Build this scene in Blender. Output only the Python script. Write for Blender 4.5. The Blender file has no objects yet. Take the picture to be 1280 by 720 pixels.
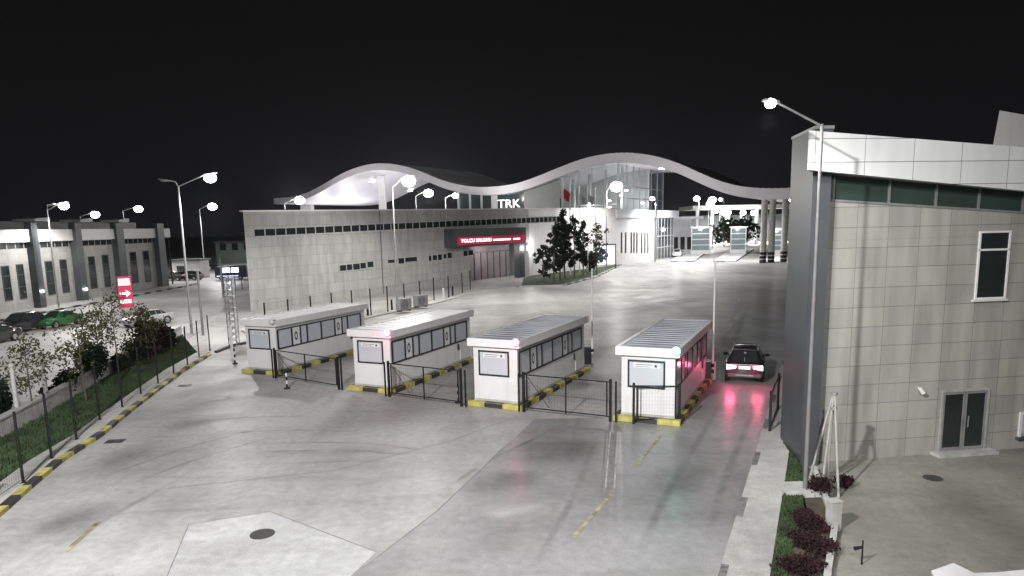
import bpy, bmesh, math, random
import numpy as np
from mathutils import Vector, Matrix
random.seed(7)
S = bpy.context.scene
COL = S.collection
R = math.radians

# ------------------------------------------------------------------ camera
F_, CY_, PITCH, ROLL, H = 880.0, 422.0, .157, -.021, 8.2
cp, sp, cr, sr = math.cos(PITCH), math.sin(PITCH), math.cos(ROLL), math.sin(ROLL)
r0, u0, f0 = Vector((1, 0, 0)), Vector((0, sp, cp)), Vector((0, cp, -sp))
RX, UX = r0*cr + u0*sr, u0*cr - r0*sr
cam = bpy.data.objects.new('camera', bpy.data.cameras.new('camera'))
COL.objects.link(cam)
m = Matrix((( RX.x, UX.x, -f0.x, 0), (RX.y, UX.y, -f0.y, 0), (RX.z, UX.z, -f0.z, H), (0, 0, 0, 1)))
cam.matrix_world = m
cam.data.sensor_width = 36
cam.data.lens = 36*F_/1280
cam.data.shift_y = (CY_-360)/1280
cam.data.clip_end = 6000
S.camera = cam

def ray(px, py):
    return f0 + RX*((px-640)/F_) - UX*((py-CY_)/F_)
def G(px, py, z=0.0):                       # pixel -> point at height z
    d = ray(px, py); k = (z-H)/d.z
    return Vector((d.x*k, d.y*k, z))
def V(px, py, P, d):                        # pixel -> (distance along a vertical plane, height)
    r = ray(px, py)
    det = r.x*(-d[1]) + r.y*d[0]
    k = (P[0]*(-d[1]) + P[1]*d[0])/det
    x, y, z = r.x*k, r.y*k, H+r.z*k
    t = ((x-P[0])*d[0] + (y-P[1])*d[1])/(d[0]**2+d[1]**2)
    return t, z
def AT(px, py, Y):                          # pixel -> point at distance Y
    r = ray(px, py); k = Y/r.y
    return Vector((r.x*k, Y, H+r.z*k))

# ------------------------------------------------------------------ materials
def nt(name):
    mt = bpy.data.materials.new(name); mt.use_nodes = True
    n = mt.node_tree
    return mt, n, n.nodes['Principled BSDF']
def lk(n, a, b): n.links.new(a, b)
def M(name, col, rough=.55, var=.18, scale=1.5, bump=0.0, metal=0.0, coat=0.0, stretch=(1, 1, 1), dirt=0.0, spec=.5):
    mt, n, b = nt(name)
    tc = n.nodes.new('ShaderNodeTexCoord'); mp = n.nodes.new('ShaderNodeMapping')
    mp.inputs['Scale'].default_value = stretch
    lk(n, tc.outputs['Object'], mp.inputs['Vector'])
    no = n.nodes.new('ShaderNodeTexNoise'); no.inputs['Scale'].default_value = scale; no.inputs['Detail'].default_value = 6
    lk(n, mp.outputs[0], no.inputs['Vector'])
    mr = n.nodes.new('ShaderNodeMapRange'); mr.inputs[1].default_value = .3; mr.inputs[2].default_value = .7
    mr.inputs[3].default_value = 1-var; mr.inputs[4].default_value = 1+var
    lk(n, no.outputs['Fac'], mr.inputs[0])
    mx = n.nodes.new('ShaderNodeMix'); mx.data_type = 'RGBA'; mx.blend_type = 'MULTIPLY'; mx.inputs[0].default_value = 1
    mx.inputs[6].default_value = (*col, 1); lk(n, mr.outputs[0], mx.inputs[7])
    out = mx.outputs[2]
    if dirt:
        n2 = n.nodes.new('ShaderNodeTexNoise'); n2.inputs['Scale'].default_value = .9; n2.inputs['Detail'].default_value = 8
        m2 = n.nodes.new('ShaderNodeMapping'); m2.inputs['Scale'].default_value = (3, 3, .25)
        lk(n, tc.outputs['Object'], m2.inputs['Vector']); lk(n, m2.outputs[0], n2.inputs['Vector'])
        r2 = n.nodes.new('ShaderNodeMapRange'); r2.inputs[1].default_value = .5; r2.inputs[2].default_value = .8
        r2.inputs[3].default_value = 0; r2.inputs[4].default_value = dirt
        lk(n, n2.outputs['Fac'], r2.inputs[0])
        m3 = n.nodes.new('ShaderNodeMix'); m3.data_type = 'RGBA'
        lk(n, r2.outputs[0], m3.inputs[0]); lk(n, out, m3.inputs[6]); m3.inputs[7].default_value = (col[0]*.35, col[1]*.34, col[2]*.3, 1)
        out = m3.outputs[2]
    lk(n, out, b.inputs['Base Color'])
    b.inputs['Roughness'].default_value = rough; b.inputs['Metallic'].default_value = metal
    b.inputs['Coat Weight'].default_value = coat; b.inputs['Specular IOR Level'].default_value = spec
    if bump:
        bp = n.nodes.new('ShaderNodeBump'); bp.inputs['Strength'].default_value = bump; bp.inputs['Distance'].default_value = .02
        nb = n.nodes.new('ShaderNodeTexNoise'); nb.inputs['Scale'].default_value = scale*12; nb.inputs['Detail'].default_value = 4
        lk(n, tc.outputs['Object'], nb.inputs['Vector'])
        lk(n, nb.outputs['Fac'], bp.inputs['Height']); lk(n, bp.outputs[0], b.inputs['Normal'])
    return mt
def EM(name, col, strength, base=(.8, .8, .8)):
    mt, n, b = nt(name)
    b.inputs['Base Color'].default_value = (*base, 1)
    b.inputs['Emission Color'].default_value = (*col, 1); b.inputs['Emission Strength'].default_value = strength
    return mt
def PANEL(name, col, bw, bh, mortar=.012, var=.12, offset=.0, rough=.5, joint=.35, streak=.25, tint=None):
    """cladding of slabs: brick pattern on local x / z, stained by streaks"""
    mt, n, b = nt(name)
    tc = n.nodes.new('ShaderNodeTexCoord'); sx = n.nodes.new('ShaderNodeSeparateXYZ'); cx = n.nodes.new('ShaderNodeCombineXYZ')
    lk(n, tc.outputs['Object'], sx.inputs[0]); ad = n.nodes.new('ShaderNodeMath'); ad.operation = 'ADD'
    lk(n, sx.outputs[0], ad.inputs[0]); lk(n, sx.outputs[1], ad.inputs[1])
    lk(n, ad.outputs[0], cx.inputs[0]); lk(n, sx.outputs[2], cx.inputs[1])
    br = n.nodes.new('ShaderNodeTexBrick'); br.offset = offset; br.squash = 1
    br.inputs['Scale'].default_value = 1; br.inputs['Brick Width'].default_value = bw; br.inputs['Row Height'].default_value = bh
    br.inputs['Mortar Size'].default_value = mortar; br.inputs['Mortar Smooth'].default_value = .4; br.inputs['Bias'].default_value = 0
    c2 = tint or col
    br.inputs['Color1'].default_value = tuple(c*(1-var) for c in col)+(1,)
    br.inputs['Color2'].default_value = tuple(c*(1+var) for c in c2)+(1,)
    br.inputs['Mortar'].default_value = tuple(c*joint for c in col)+(1,)
    lk(n, cx.outputs[0], br.inputs['Vector'])
    no = n.nodes.new('ShaderNodeTexNoise'); no.inputs['Scale'].default_value = 1.2; no.inputs['Detail'].default_value = 8
    mp = n.nodes.new('ShaderNodeMapping'); mp.inputs['Scale'].default_value = (1.5, 1.5, .22)
    lk(n, tc.outputs['Object'], mp.inputs[0]); lk(n, mp.outputs[0], no.inputs['Vector'])
    mr = n.nodes.new('ShaderNodeMapRange'); mr.inputs[1].default_value = .35; mr.inputs[2].default_value = .72
    mr.inputs[3].default_value = 1.05; mr.inputs[4].default_value = 1-streak
    lk(n, no.outputs['Fac'], mr.inputs[0])
    mx = n.nodes.new('ShaderNodeMix'); mx.data_type = 'RGBA'; mx.blend_type = 'MULTIPLY'; mx.inputs[0].default_value = 1
    lk(n, br.outputs['Color'], mx.inputs[6]); lk(n, mr.outputs[0], mx.inputs[7])
    lk(n, mx.outputs[2], b.inputs['Base Color']); b.inputs['Roughness'].default_value = rough
    bp = n.nodes.new('ShaderNodeBump'); bp.inputs['Strength'].default_value = .5; bp.inputs['Distance'].default_value = .02; bp.invert = True
    lk(n, br.outputs['Fac'], bp.inputs['Height']); lk(n, bp.outputs[0], b.inputs['Normal'])
    return mt
def GROUND(name, col, stain=.5, rough=.5, coat=.25, seed=0.0, lo=.28):
    """worn concrete: broad patches, long tyre smears, grain"""
    mt, n, b = nt(name)
    tc = n.nodes.new('ShaderNodeTexCoord')
    def noise(scale, detail, st=(1, 1, 1), rot=0, dist=0.0):
        mp = n.nodes.new('ShaderNodeMapping'); mp.inputs['Scale'].default_value = st; mp.inputs['Rotation'].default_value = (0, 0, rot)
        mp.inputs['Location'].default_value = (seed, seed*1.7, 0)
        lk(n, tc.outputs['Object'], mp.inputs[0])
        no = n.nodes.new('ShaderNodeTexNoise'); no.inputs['Scale'].default_value = scale; no.inputs['Detail'].default_value = detail
        no.inputs['Distortion'].default_value = dist
        lk(n, mp.outputs[0], no.inputs['Vector']); return no.outputs['Fac']
    def mrange(v, a, b_, c, d):
        mr = n.nodes.new('ShaderNodeMapRange'); 
        for i, x in enumerate((a, b_, c, d)): mr.inputs[i+1].default_value = x
        lk(n, v, mr.inputs[0]); return mr.outputs[0]
    def mul(a, c):
        q = n.nodes.new('ShaderNodeMath'); q.operation = 'MULTIPLY'; lk(n, a, q.inputs[0]); lk(n, c, q.inputs[1]); return q.outputs[0]
    v = mrange(noise(.13, 6, dist=.6), .35, .68, 1.15, 1-stain*.75)
    v = mul(v, mrange(noise(.55, 8, (1, .12, 1), .42), .45, .75, 1.0, 1-stain*.65))
    v = mul(v, mrange(noise(.8, 8, (.16, 1, 1), .25, .5), .5, .74, 1.0, 1-stain*.6))
    v = mul(v, mrange(noise(3.5, 8), .3, .7, .86, 1.12))
    v = mul(v, mrange(noise(28, 6), .3, .7, .84, 1.15))
    mx = n.nodes.new('ShaderNodeMix'); mx.data_type = 'RGBA'; mx.blend_type = 'MULTIPLY'; mx.inputs[0].default_value = 1
    mx.inputs[6].default_value = (*col, 1); lk(n, v, mx.inputs[7])
    lk(n, mx.outputs[2], b.inputs['Base Color'])
    lk(n, mrange(noise(.35, 6), .35, .7, rough-.1, rough+.15), b.inputs['Roughness'])
    b.inputs['Coat Weight'].default_value = coat; b.inputs['Coat Roughness'].default_value = lo
    bp = n.nodes.new('ShaderNodeBump'); bp.inputs['Strength'].default_value = .25; bp.inputs['Distance'].default_value = .01
    lk(n, noise(9, 8), bp.inputs['Height']); lk(n, bp.outputs[0], b.inputs['Normal'])
    lk(n, bp.outputs[0], b.inputs['Coat Normal'])
    return mt

m_conc = GROUND('apron_concrete', (.36, .36, .355), .36, rough=.65, coat=.12, lo=.32)
m_road = GROUND('side_road_concrete', (.42, .42, .42), .4, seed=13)
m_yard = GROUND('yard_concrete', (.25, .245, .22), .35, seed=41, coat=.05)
m_pad = GROUND('slab_concrete', (.39, .395, .4), .35, seed=77)
m_pave = GROUND('pavement_concrete', (.4, .4, .39), .3, seed=5, coat=0, rough=.7)
m_lane = GROUND('lane_asphalt', (.265, .265, .273), .36, seed=21, coat=.4, lo=.24)
m_white = M('white_panel', (.66, .66, .67), .4, .04, 2, dirt=.18)
m_plaster = M('white_plaster', (.7, .7, .71), .7, .06, .8, dirt=.2)
m_roofgrey = M('roof_sheet_grey', (.3, .32, .36), .35, .2, .6, stretch=(1, 1, 1))
m_black = M('black_metal', (.012, .0125, .014), .6, .2, 3, spec=.25)
m_frame = M('black_frame', (.02, .02, .022), .4, .1, 3)
m_steel = M('galvanised_steel', (.3, .31, .31), .45, .15, 2, metal=.4, dirt=.15)
m_stake = M('weathered_white_stake', (.32, .32, .3), .7, .2, 3, dirt=.4)
m_polegrey = M('weathered_pole_grey', (.15, .15, .15), .6, .2, 2, dirt=.3)
m_whitepole = M('white_painted_steel', (.6, .6, .585), .5, .08, 2, dirt=.25)
m_yel = M('yellow_kerb_paint', (.42, .38, .11), .75, .35, 2.5, dirt=.8)
m_blk = M('black_kerb_paint', (.03, .03, .032), .6, .3, 2.5)
m_kdark = M('stained_kerb', (.13, .13, .125), .8, .5, 5)
m_kgrey = M('grey_kerb_concrete', (.4, .4, .39), .7, .2, 2, dirt=.3)
m_grass = M('grass_green', (.034, .06, .022), .9, .5, 1.2)
m_soil = M('soil', (.06, .05, .035), .95, .3, 2, bump=.5)
m_leafl = M('leaf_olive', (.055, .062, .022), .9, .5, 1.5, spec=.15)
m_leafd = M('leaf_dark', (.016, .022, .014), .95, .5, 1.5, spec=.08)
m_leafr = M('leaf_maroon', (.03, .016, .017), .9, .5, 1.5, spec=.12)
m_bark = M('bark', (.1, .085, .07), .9, .3, 6, bump=.4)
m_glassd = M('dark_glass', (.02, .026, .026), .08, .2, .5, spec=.6)
m_blind = M('blind_behind_glass', (.47, .49, .535), .12, .08, .6, spec=.5)
m_rubber = M('tyre_rubber', (.015, .015, .015), .8, .2, 8)
m_rim = M('alloy_rim', (.5, .5, .52), .3, .1, 5, metal=.9)
m_dgrey = M('dark_grey_panel', (.062, .07, .076), .45, .15, .5, dirt=.2)
m_red = M('sign_red', (.5, .02, .06), .5, .05, 2)
m_yline = M('worn_yellow_line', (.25, .235, .15), .7, .6, 3)
m_mark = M('worn_pale_line', (.33, .33, .335), .7, .45, 3)
m_joint = M('joint_tar', (.17, .17, .17), .8, .3, 4)
m_iron = M('cast_iron', (.05, .05, .05), .55, .3, 10, bump=.6)
m_lens = EM('lamp_lens_lit', (1, .98, .95), 40)
m_lensoff = M('lamp_lens_off', (.5, .5, .5), .2, .05, 4)
m_redl = EM('red_signal_lens', (1, .05, .14), 11)
m_redglow = EM('red_lit_housing', (1, .16, .3), 2.2)
m_grnl = EM('green_signal_lens', (.06, 1, .75), 9)
m_tail = EM('tail_light_lit', (1, .13, .27), 60)
m_plate = EM('lit_number_plate', (1, 1, 1), 1.1)
m_text = EM('lit_letters', (1, .93, .95), 2.6)
m_signred = EM('backlit_red_sign', (.55, .012, .07), .36, (.36, .02, .06))
m_hall = EM('hall_glazing', (.5, .62, .6), .03, (.05, .065, .06)); m_hall.node_tree.nodes['Principled BSDF'].inputs['Alpha'].default_value = .42; m_hall.node_tree.nodes['Principled BSDF'].inputs['Roughness'].default_value = .08  # faint emission in the panes stands in for interior light
m_hallb = EM('lit_hall_glazing', (.6, .72, .8), .08, (.05, .06, .07)); m_hallb.node_tree.nodes['Principled BSDF'].inputs['Alpha'].default_value = .45; m_hallb.node_tree.nodes['Principled BSDF'].inputs['Roughness'].default_value = .08
m_kglass = EM('kiosk_glazing', (.5, .62, .6), .16, (.1, .13, .13)); m_kglass.node_tree.nodes['Principled BSDF'].inputs['Roughness'].default_value = .1

# ------------------------------------------------------------------ mesh builder
class MB:
    def __init__(s): s.v, s.f, s.mi = [], [], []
    def add(s, vs, fs, mi=0):
        o = len(s.v); s.v += [tuple(v) for v in vs]; s.f += [tuple(o+i for i in f) for f in fs]; s.mi += [mi]*len(fs); return s
    def box(s, x0, x1, y0, y1, z0, z1, mi=0, rz=0, c=(0, 0)):
        vs = [(x, y, z) for z in (z0, z1) for x, y in ((x0, y0), (x1, y0), (x1, y1), (x0, y1))]
        if rz:
            ca, sa = math.cos(rz), math.sin(rz)
            vs = [(c[0]+(x-c[0])*ca-(y-c[1])*sa, c[1]+(x-c[0])*sa+(y-c[1])*ca, z) for x, y, z in vs]
        return s.add(vs, [(3, 2, 1, 0), (4, 5, 6, 7), (0, 1, 5, 4), (1, 2, 6, 5), (2, 3, 7, 6), (3, 0, 4, 7)], mi)
    def prism(s, poly, z0, z1, mi=0):              # vertical prism over a plan polygon (ccw)
        n = len(poly)
        z0s = z0 if hasattr(z0, '__len__') else [z0]*n; z1s = z1 if hasattr(z1, '__len__') else [z1]*n
        vs = [(p[0], p[1], z0s[i]) for i, p in enumerate(poly)] + [(p[0], p[1], z1s[i]) for i, p in enumerate(poly)]
        fs = [tuple(range(n-1, -1, -1)), tuple(range(n, 2*n))] + [(i, (i+1) % n, n+(i+1) % n, n+i) for i in range(n)]
        return s.add(vs, fs, mi)
    def tube(s, p, q, r0, r1=None, n=8, mi=0, cap=True):
        p, q = Vector(p), Vector(q); r1 = r0 if r1 is None else r1
        d = (q-p).normalized(); a = d.orthogonal().normalized(); b = d.cross(a)
        vs = [p+(a*math.cos(2*math.pi*i/n)+b*math.sin(2*math.pi*i/n))*r0 for i in range(n)]
        vs += [q+(a*math.cos(2*math.pi*i/n)+b*math.sin(2*math.pi*i/n))*r1 for i in range(n)]
        fs = [(i, (i+1) % n, n+(i+1) % n, n+i) for i in range(n)]
        if cap: fs += [tuple(range(n-1, -1, -1)), tuple(range(n, 2*n))]
        return s.add(vs, fs, mi)
    def bar(s, p, q, w, h, mi=0):                 # square bar
        p, q = Vector(p), Vector(q); d = (q-p).normalized()
        up = Vector((0, 0, 1)) if abs(d.z) < .95 else Vector((0, 1, 0))
        a = d.cross(up).normalized()*w/2; b = a.cross(d).normalized()*h/2
        vs = [p-a-b, p+a-b, p+a+b, p-a+b, q-a-b, q+a-b, q+a+b, q-a+b]
        return s.add(vs, [(3, 2, 1, 0), (4, 5, 6, 7), (0, 1, 5, 4), (1, 2, 6, 5), (2, 3, 7, 6), (3, 0, 4, 7)], mi)
    def ball(s, c, rx, ry, rz, nu=12, nv=8, mi=0):
        vs = [(c[0]+rx*math.sin(math.pi*j/nv)*math.cos(2*math.pi*i/nu), c[1]+ry*math.sin(math.pi*j/nv)*math.sin(2*math.pi*i/nu), c[2]+rz*math.cos(math.pi*j/nv)) for j in range(nv+1) for i in range(nu)]
        fs = [(j*nu+i, (j+1)*nu+i, (j+1)*nu+(i+1) % nu, j*nu+(i+1) % nu) for j in range(nv) for i in range(nu)]
        return s.add(vs, fs, mi)
    def build(s, name, mats, parent=None, loc=(0, 0, 0), rz=0, bevel=0, smooth=False):
        me = bpy.data.meshes.new(name); me.from_pydata(s.v, [], s.f)
        for mt in (mats if isinstance(mats, (list, tuple)) else [mats]): me.materials.append(mt)
        me.polygons.foreach_set('material_index', s.mi)
        bm = bmesh.new(); bm.from_mesh(me); bmesh.ops.recalc_face_normals(bm, faces=bm.faces)
        if bevel:
            bmesh.ops.remove_doubles(bm, verts=bm.verts, dist=1e-5)
            bmesh.ops.bevel(bm, geom=[e for e in bm.edges if len(e.link_faces) == 2 and e.calc_face_angle(0) > .5], offset=bevel, segments=2, affect='EDGES', clamp_overlap=True)
        bm.to_mesh(me); bm.free()
        if smooth:
            me.polygons.foreach_set('use_smooth', [True]*len(me.polygons)); me.set_sharp_from_angle(angle=R(40))
        o = bpy.data.objects.new(name, me); COL.objects.link(o)
        if parent: o.parent = parent
        o.location = loc; o.rotation_euler = (0, 0, rz)
        return o
def tag(o, label, cat, group=None, kind=None):
    if label: o['label'] = label
    if cat: o['category'] = cat
    if group: o['group'] = group
    if kind: o['kind'] = kind
    return o
def thing(name, label, cat, loc=(0, 0, 0), rz=0, group=None):
    o = bpy.data.objects.new(name, None); COL.objects.link(o); o.location = loc; o.rotation_euler = (0, 0, rz)
    o.empty_display_size = .2
    return tag(o, label, cat, group)
def copy_tree(o, parent=None):
    c = o.copy(); COL.objects.link(c)
    if parent: c.parent = parent
    for ch in list(o.children): copy_tree(ch, c)
    return c
def dup(o, loc, rz, label):
    c = copy_tree(o); c.location = loc; c.rotation_euler = (0, 0, rz); c['label'] = label; return c
def struct(o, label=None):
    o['kind'] = 'structure'
    if label: o['label'] = label
    return o
def sheet(name, pts, z, mat, label=None, z0=None):
    b = MB()
    if z0 is None: b.add([(p[0], p[1], z) for p in pts], [tuple(range(len(pts)))])
    else: b.prism(pts, z0, z)
    return struct(b.build(name, mat), label)
def spot(loc, energy, aim=None, angle=150, blend=.6, col=(1, .97, .92), rad=.25):
    l = bpy.data.lights.new('lamp_or_fill_light', 'SPOT'); l.energy = energy; l.spot_size = R(angle); l.spot_blend = blend; l.color = col; l.shadow_soft_size = rad
    o = bpy.data.objects.new('lamp_or_fill_light', l); COL.objects.link(o); o.location = loc
    d = (Vector(aim)-Vector(loc)) if aim is not None else Vector((0, 0, -1))
    o.rotation_euler = d.to_track_quat('-Z', 'Y').to_euler(); return o
def point(loc, energy, col=(1, 1, 1), rad=.1):
    l = bpy.data.lights.new('lamp_or_fill_light', 'POINT'); l.energy = energy; l.color = col; l.shadow_soft_size = rad
    o = bpy.data.objects.new('lamp_or_fill_light', l); COL.objects.link(o); o.location = loc; return o
def text(body, size, mat, parent, loc, rot, name='lettering', ext=.015, align='CENTER'):
    c = bpy.data.curves.new(name, 'FONT'); c.body = body; c.size = size; c.extrude = ext; c.align_x = align; c.align_y = 'CENTER'; c.resolution_u = 2
    o = bpy.data.objects.new(name, c); dg = bpy.context.evaluated_depsgraph_get()
    me = bpy.data.meshes.new_from_object(o); bpy.data.objects.remove(o)
    me.materials.clear(); me.materials.append(mat)
    o = bpy.data.objects.new(name, me); COL.objects.link(o); o.parent = parent; o.location = loc; o.rotation_euler = rot
    return o
def off(pts, d):                                # offset an open polyline to its left
    out = []
    for i, p in enumerate(pts):
        a = Vector(pts[max(i-1, 0)][:2]); b = Vector(pts[min(i+1, len(pts)-1)][:2]); t = (b-a).normalized()
        out.append(Vector((p[0]-t.y*d, p[1]+t.x*d)))
    return out
def resample(pts, step):
    out = [Vector(pts[0][:2])]; acc = 0
    for a, b in zip(pts, pts[1:]):
        a, b = Vector(a[:2]), Vector(b[:2]); L = (b-a).length; d = step-acc
        while d <= L: out.append(a.lerp(b, d/L)); d += step
        acc = (acc+L) % step
    return out

LD = Vector((.405, .914)).normalized()           # the lanes' direction
# ------------------------------------------------------------------ ground, roads, lawns
struct(MB().add([(-1000, -150, 0), (1000, -150, 0), (1000, 1500, 0), (-1000, 1500, 0)], [(0, 1, 2, 3)]).build('ground', m_conc), 'worn grey concrete apron')

kpx = [(47, 605), (80, 577), (128, 546), (165, 515), (196, 491), (233, 463), (268, 442)]
kerb = [Vector((-13.6, 12.5)), Vector((-14.9, 18.5))] + [Vector(G(*p)[:2]) for p in kpx]
kb = MB()
rs = resample(kerb, .9); lo = off(rs, .28)
for i in range(len(rs)-1):
    kb.prism([rs[i], rs[i+1], lo[i+1], lo[i]], 0, .15, (0, 1)[i % 2])
struct(kb.build('kerb', [m_yel, m_blk]), 'yellow and black painted kerb below the wire fence')
s1 = off(kerb, .29); s2 = off(kerb, 1.15)
sheet('path', [*s1, *s2[::-1]], .14, m_pave, 'narrow concrete strip carrying the wire fence', 0)
wpx = [(0, 553), (60, 520), (120, 483), (162, 457), (192, 441), (228, 421)]
wall = [Vector((-18.3, 15))] + [Vector(G(*p)[:2]) for p in wpx]
lawn = [*off(kerb, 1.16), *wall[::-1]]
sheet('lawn', lawn, .1, m_soil, 'dark lawn between fence and low wall', 0)
w2 = off(wall, .3)
pw = MB()
for i in range(len(wall)-1):
    pw.prism([wall[i], wall[i+1], w2[i+1], w2[i]], 0, .85)
    c2 = off(wall, -.04); c3 = off(wall, .34)
    pw.prism([c2[i], c2[i+1], c3[i+1], c3[i]], .852, .93, 1)
tag(pw.build('low_wall', [m_kgrey, m_pave]), 'low grey concrete wall along the left lawn', 'wall')
sheet('road', [w2[0]+Vector((-.02, 0)), *[p+Vector((-.02, 0)) for p in w2[1:]], Vector((-28, 66)), Vector((-42, 108)), Vector((-70, 210)), Vector((-130, 210)), Vector((-49.6, 108)), Vector((-49.6, 14))], .006, m_road, 'pale concrete side road beyond the low wall')
# pavement below the long building on the left
lb = MB()
L0, L1 = Vector((-50.2, 50)), Vector((-50.2, 114))
lk_ = resample([L0, L1], 1.6)
for i in range(len(lk_)-1): lb.prism([lk_[i], lk_[i+1], lk_[i+1]+Vector((-.4, 0)), lk_[i]+Vector((-.4, 0))], 0, .18, i % 2)
struct(lb.build('kerb', [m_pave, m_blk]), 'black and white kerb below the long left building')
sheet('pavement', [(-54, 50), (-50.6, 50), (-50.6, 114), (-54, 114)], .17, m_pave, 'pavement below the long left building', 0)

def grass_blades(name, poly, n, h, label):
    xs = [p[0] for p in poly]; ys = [p[1] for p in poly]; vs, fs = [], []
    def inside(x, y):
        c = False; j = len(poly)-1
        for i in range(len(poly)):
            a, b = poly[i], poly[j]
            if (a[1] > y) != (b[1] > y) and x < (b[0]-a[0])*(y-a[1])/(b[1]-a[1])+a[0]: c = not c
            j = i
        return c
    k = 0
    while k < n:
        x, y = random.uniform(min(xs), max(xs)), random.uniform(min(ys), max(ys))
        if not inside(x, y): continue
        k += 1; a = random.uniform(0, 6.28); w = random.uniform(.03, .06); hh = h*random.uniform(.5, 1.3)
        dx, dy = math.cos(a)*w, math.sin(a)*w; o = len(vs)
        vs += [(x-dx, y-dy, .1), (x+dx, y+dy, .1), (x+random.uniform(-.06, .06), y+random.uniform(-.06, .06), .1+hh)]; fs.append((o, o+1, o+2))
    b = MB(); b.add(vs, fs); o = b.build(name, m_grass); tag(o, label, 'grass', kind='stuff'); return o
grass_blades('grass', lawn, 26000, .16, 'short green grass on the lawn below the low wall')

# right side: lane, footpath, lawn strip, planting bed
P0 = Vector((5.09, 16.2))
def lane_pt(t, dx): n = Vector((LD.y, -LD.x)); return P0 + LD*t + n*dx
rk = MB()
pts = [lane_pt(-8+1.5*i, 0) for i in range(90)]
for i in range(len(pts)-1):
    nrm = Vector((LD.y, -LD.x))*.18
    rk.prism([pts[i]+nrm, pts[i+1]+nrm, pts[i+1], pts[i]], 0, .14, 1 if i % 3 == 1 else 0)
struct(rk.build('kerb', [m_pave, m_kdark]), 'kerb with dark patches along the exit lane footpath')
sheet('path', [lane_pt(-8, .18), lane_pt(126, .18), lane_pt(126, 1.1), lane_pt(-8, 1.1)][::-1], .135, m_pave, 'pale footpath along the exit lane', 0)
sheet('lane', [lane_pt(-8, -.01), *[Vector(G(*p)[:2]) for p in ((392, 756), (430, 728), (545, 640), (640, 551), (668, 524))], lane_pt(12.5, -4.2), lane_pt(12.5, -.01)], .004, m_lane, 'darker worn roadway of the exit lanes')
edge = [Vector((5.6, 12.2)), Vector((7.15, 15.31)), Vector((8.5, 17.88)), Vector((9.4, 21)), Vector((9.75, 22.2))]
lawn2 = [*[lane_pt(t, 1.11) for t in (-4, 0, 4, 8, 9.6)], Vector((9.95, 25.3)), *edge[::-1]]
sheet('lawn', lawn2, .1, m_soil, 'lawn strip beside the right building', 0)
grass_blades('grass', [*[lane_pt(t, 1.15) for t in (-4, 0, 4, 8, 9.3)], Vector((9.9, 25)), Vector((9.4, 22)), Vector((8.0, 18.6)), Vector((6.5, 15.8)), Vector((5.1, 12.6))], 9000, .11, 'short green grass beside the footpath on the right')
ek = MB(); e2 = off(edge, -.16)
for i in range(len(edge)-1): ek.prism([edge[i], e2[i], e2[i+1], edge[i+1]], 0, .22)
struct(ek.build('kerb', m_kgrey), 'white kerb between planting bed and yard')
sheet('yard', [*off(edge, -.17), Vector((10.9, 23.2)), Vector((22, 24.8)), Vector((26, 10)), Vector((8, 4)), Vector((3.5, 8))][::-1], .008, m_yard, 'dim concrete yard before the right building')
lf = MB(); cs = [lane_pt(12.5+2*k, -.02) for k in range(40)]; ls_ = [lane_pt(12.5+2*k, -4.2-.17*k) for k in range(40)]  # dark sheet paints the weaker light on the lane past the gate
lf.add([(*p, .004) for p in cs]+[(*p, .004) for p in ls_], [(k, k+1, 41+k, 40+k) for k in range(39)])
lo_ = lf.build('lane', m_lane.copy()); struct(lo_, 'exit lane beside the last kiosk, shade painted dark and fading into the apron'); uv = lo_.data.uv_layers.new(name='UVMap')
for lp in lo_.data.loops: v = lp.vertex_index; uv.data[lp.index].uv = ((v % 40)/39, 1 if v < 40 else 0)
n_ = lo_.data.materials[0].node_tree; b_ = n_.nodes['Principled BSDF']; u_ = n_.nodes.new('ShaderNodeUVMap'); x_ = n_.nodes.new('ShaderNodeSeparateXYZ'); lk(n_, u_.outputs[0], x_.inputs[0])
f1 = n_.nodes.new('ShaderNodeMapRange'); f1.inputs[2].default_value = .5; lk(n_, x_.outputs[1], f1.inputs[0]); f2 = n_.nodes.new('ShaderNodeMapRange'); f2.inputs[1].default_value = 1; f2.inputs[2].default_value = .25; lk(n_, x_.outputs[0], f2.inputs[0])
fm = n_.nodes.new('ShaderNodeMath'); fm.operation = 'MULTIPLY'; lk(n_, f1.outputs[0], fm.inputs[0]); lk(n_, f2.outputs[0], fm.inputs[1]); lk(n_, fm.outputs[0], b_.inputs['Alpha'])
# island with trees before the terminal
isl = [Vector(G(*p)[:2]) for p in [(652, 358), (704, 357), (742, 346), (776, 331), (745, 331), (700, 336), (655, 348)]]
sheet('lawn', isl, .15, M('island_grass', (.025, .045, .018), .95, .4, 2), 'grass island with trees before the terminal', 0)
ic = MB()
cen = sum(isl, Vector((0, 0)))/len(isl); iso = [p+(p-cen).normalized()*1.3 for p in isl]
for i in range(len(isl)):
    j = (i+1) % len(isl); a, b, c, d = iso[i], iso[j], isl[j], isl[i]
    n_ = max(1, int((b-a).length/1.8))
    for k in range(n_):
        ic.prism([a.lerp(b, k/n_), a.lerp(b, (k+1)/n_), d.lerp(c, (k+1)/n_), d.lerp(c, k/n_)], 0, .14, 1 if (k % 2 and i in (1, 2)) else 0)
struct(ic.build('kerb', [m_pave, m_blk]), 'pale kerb round the grass island')
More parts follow.
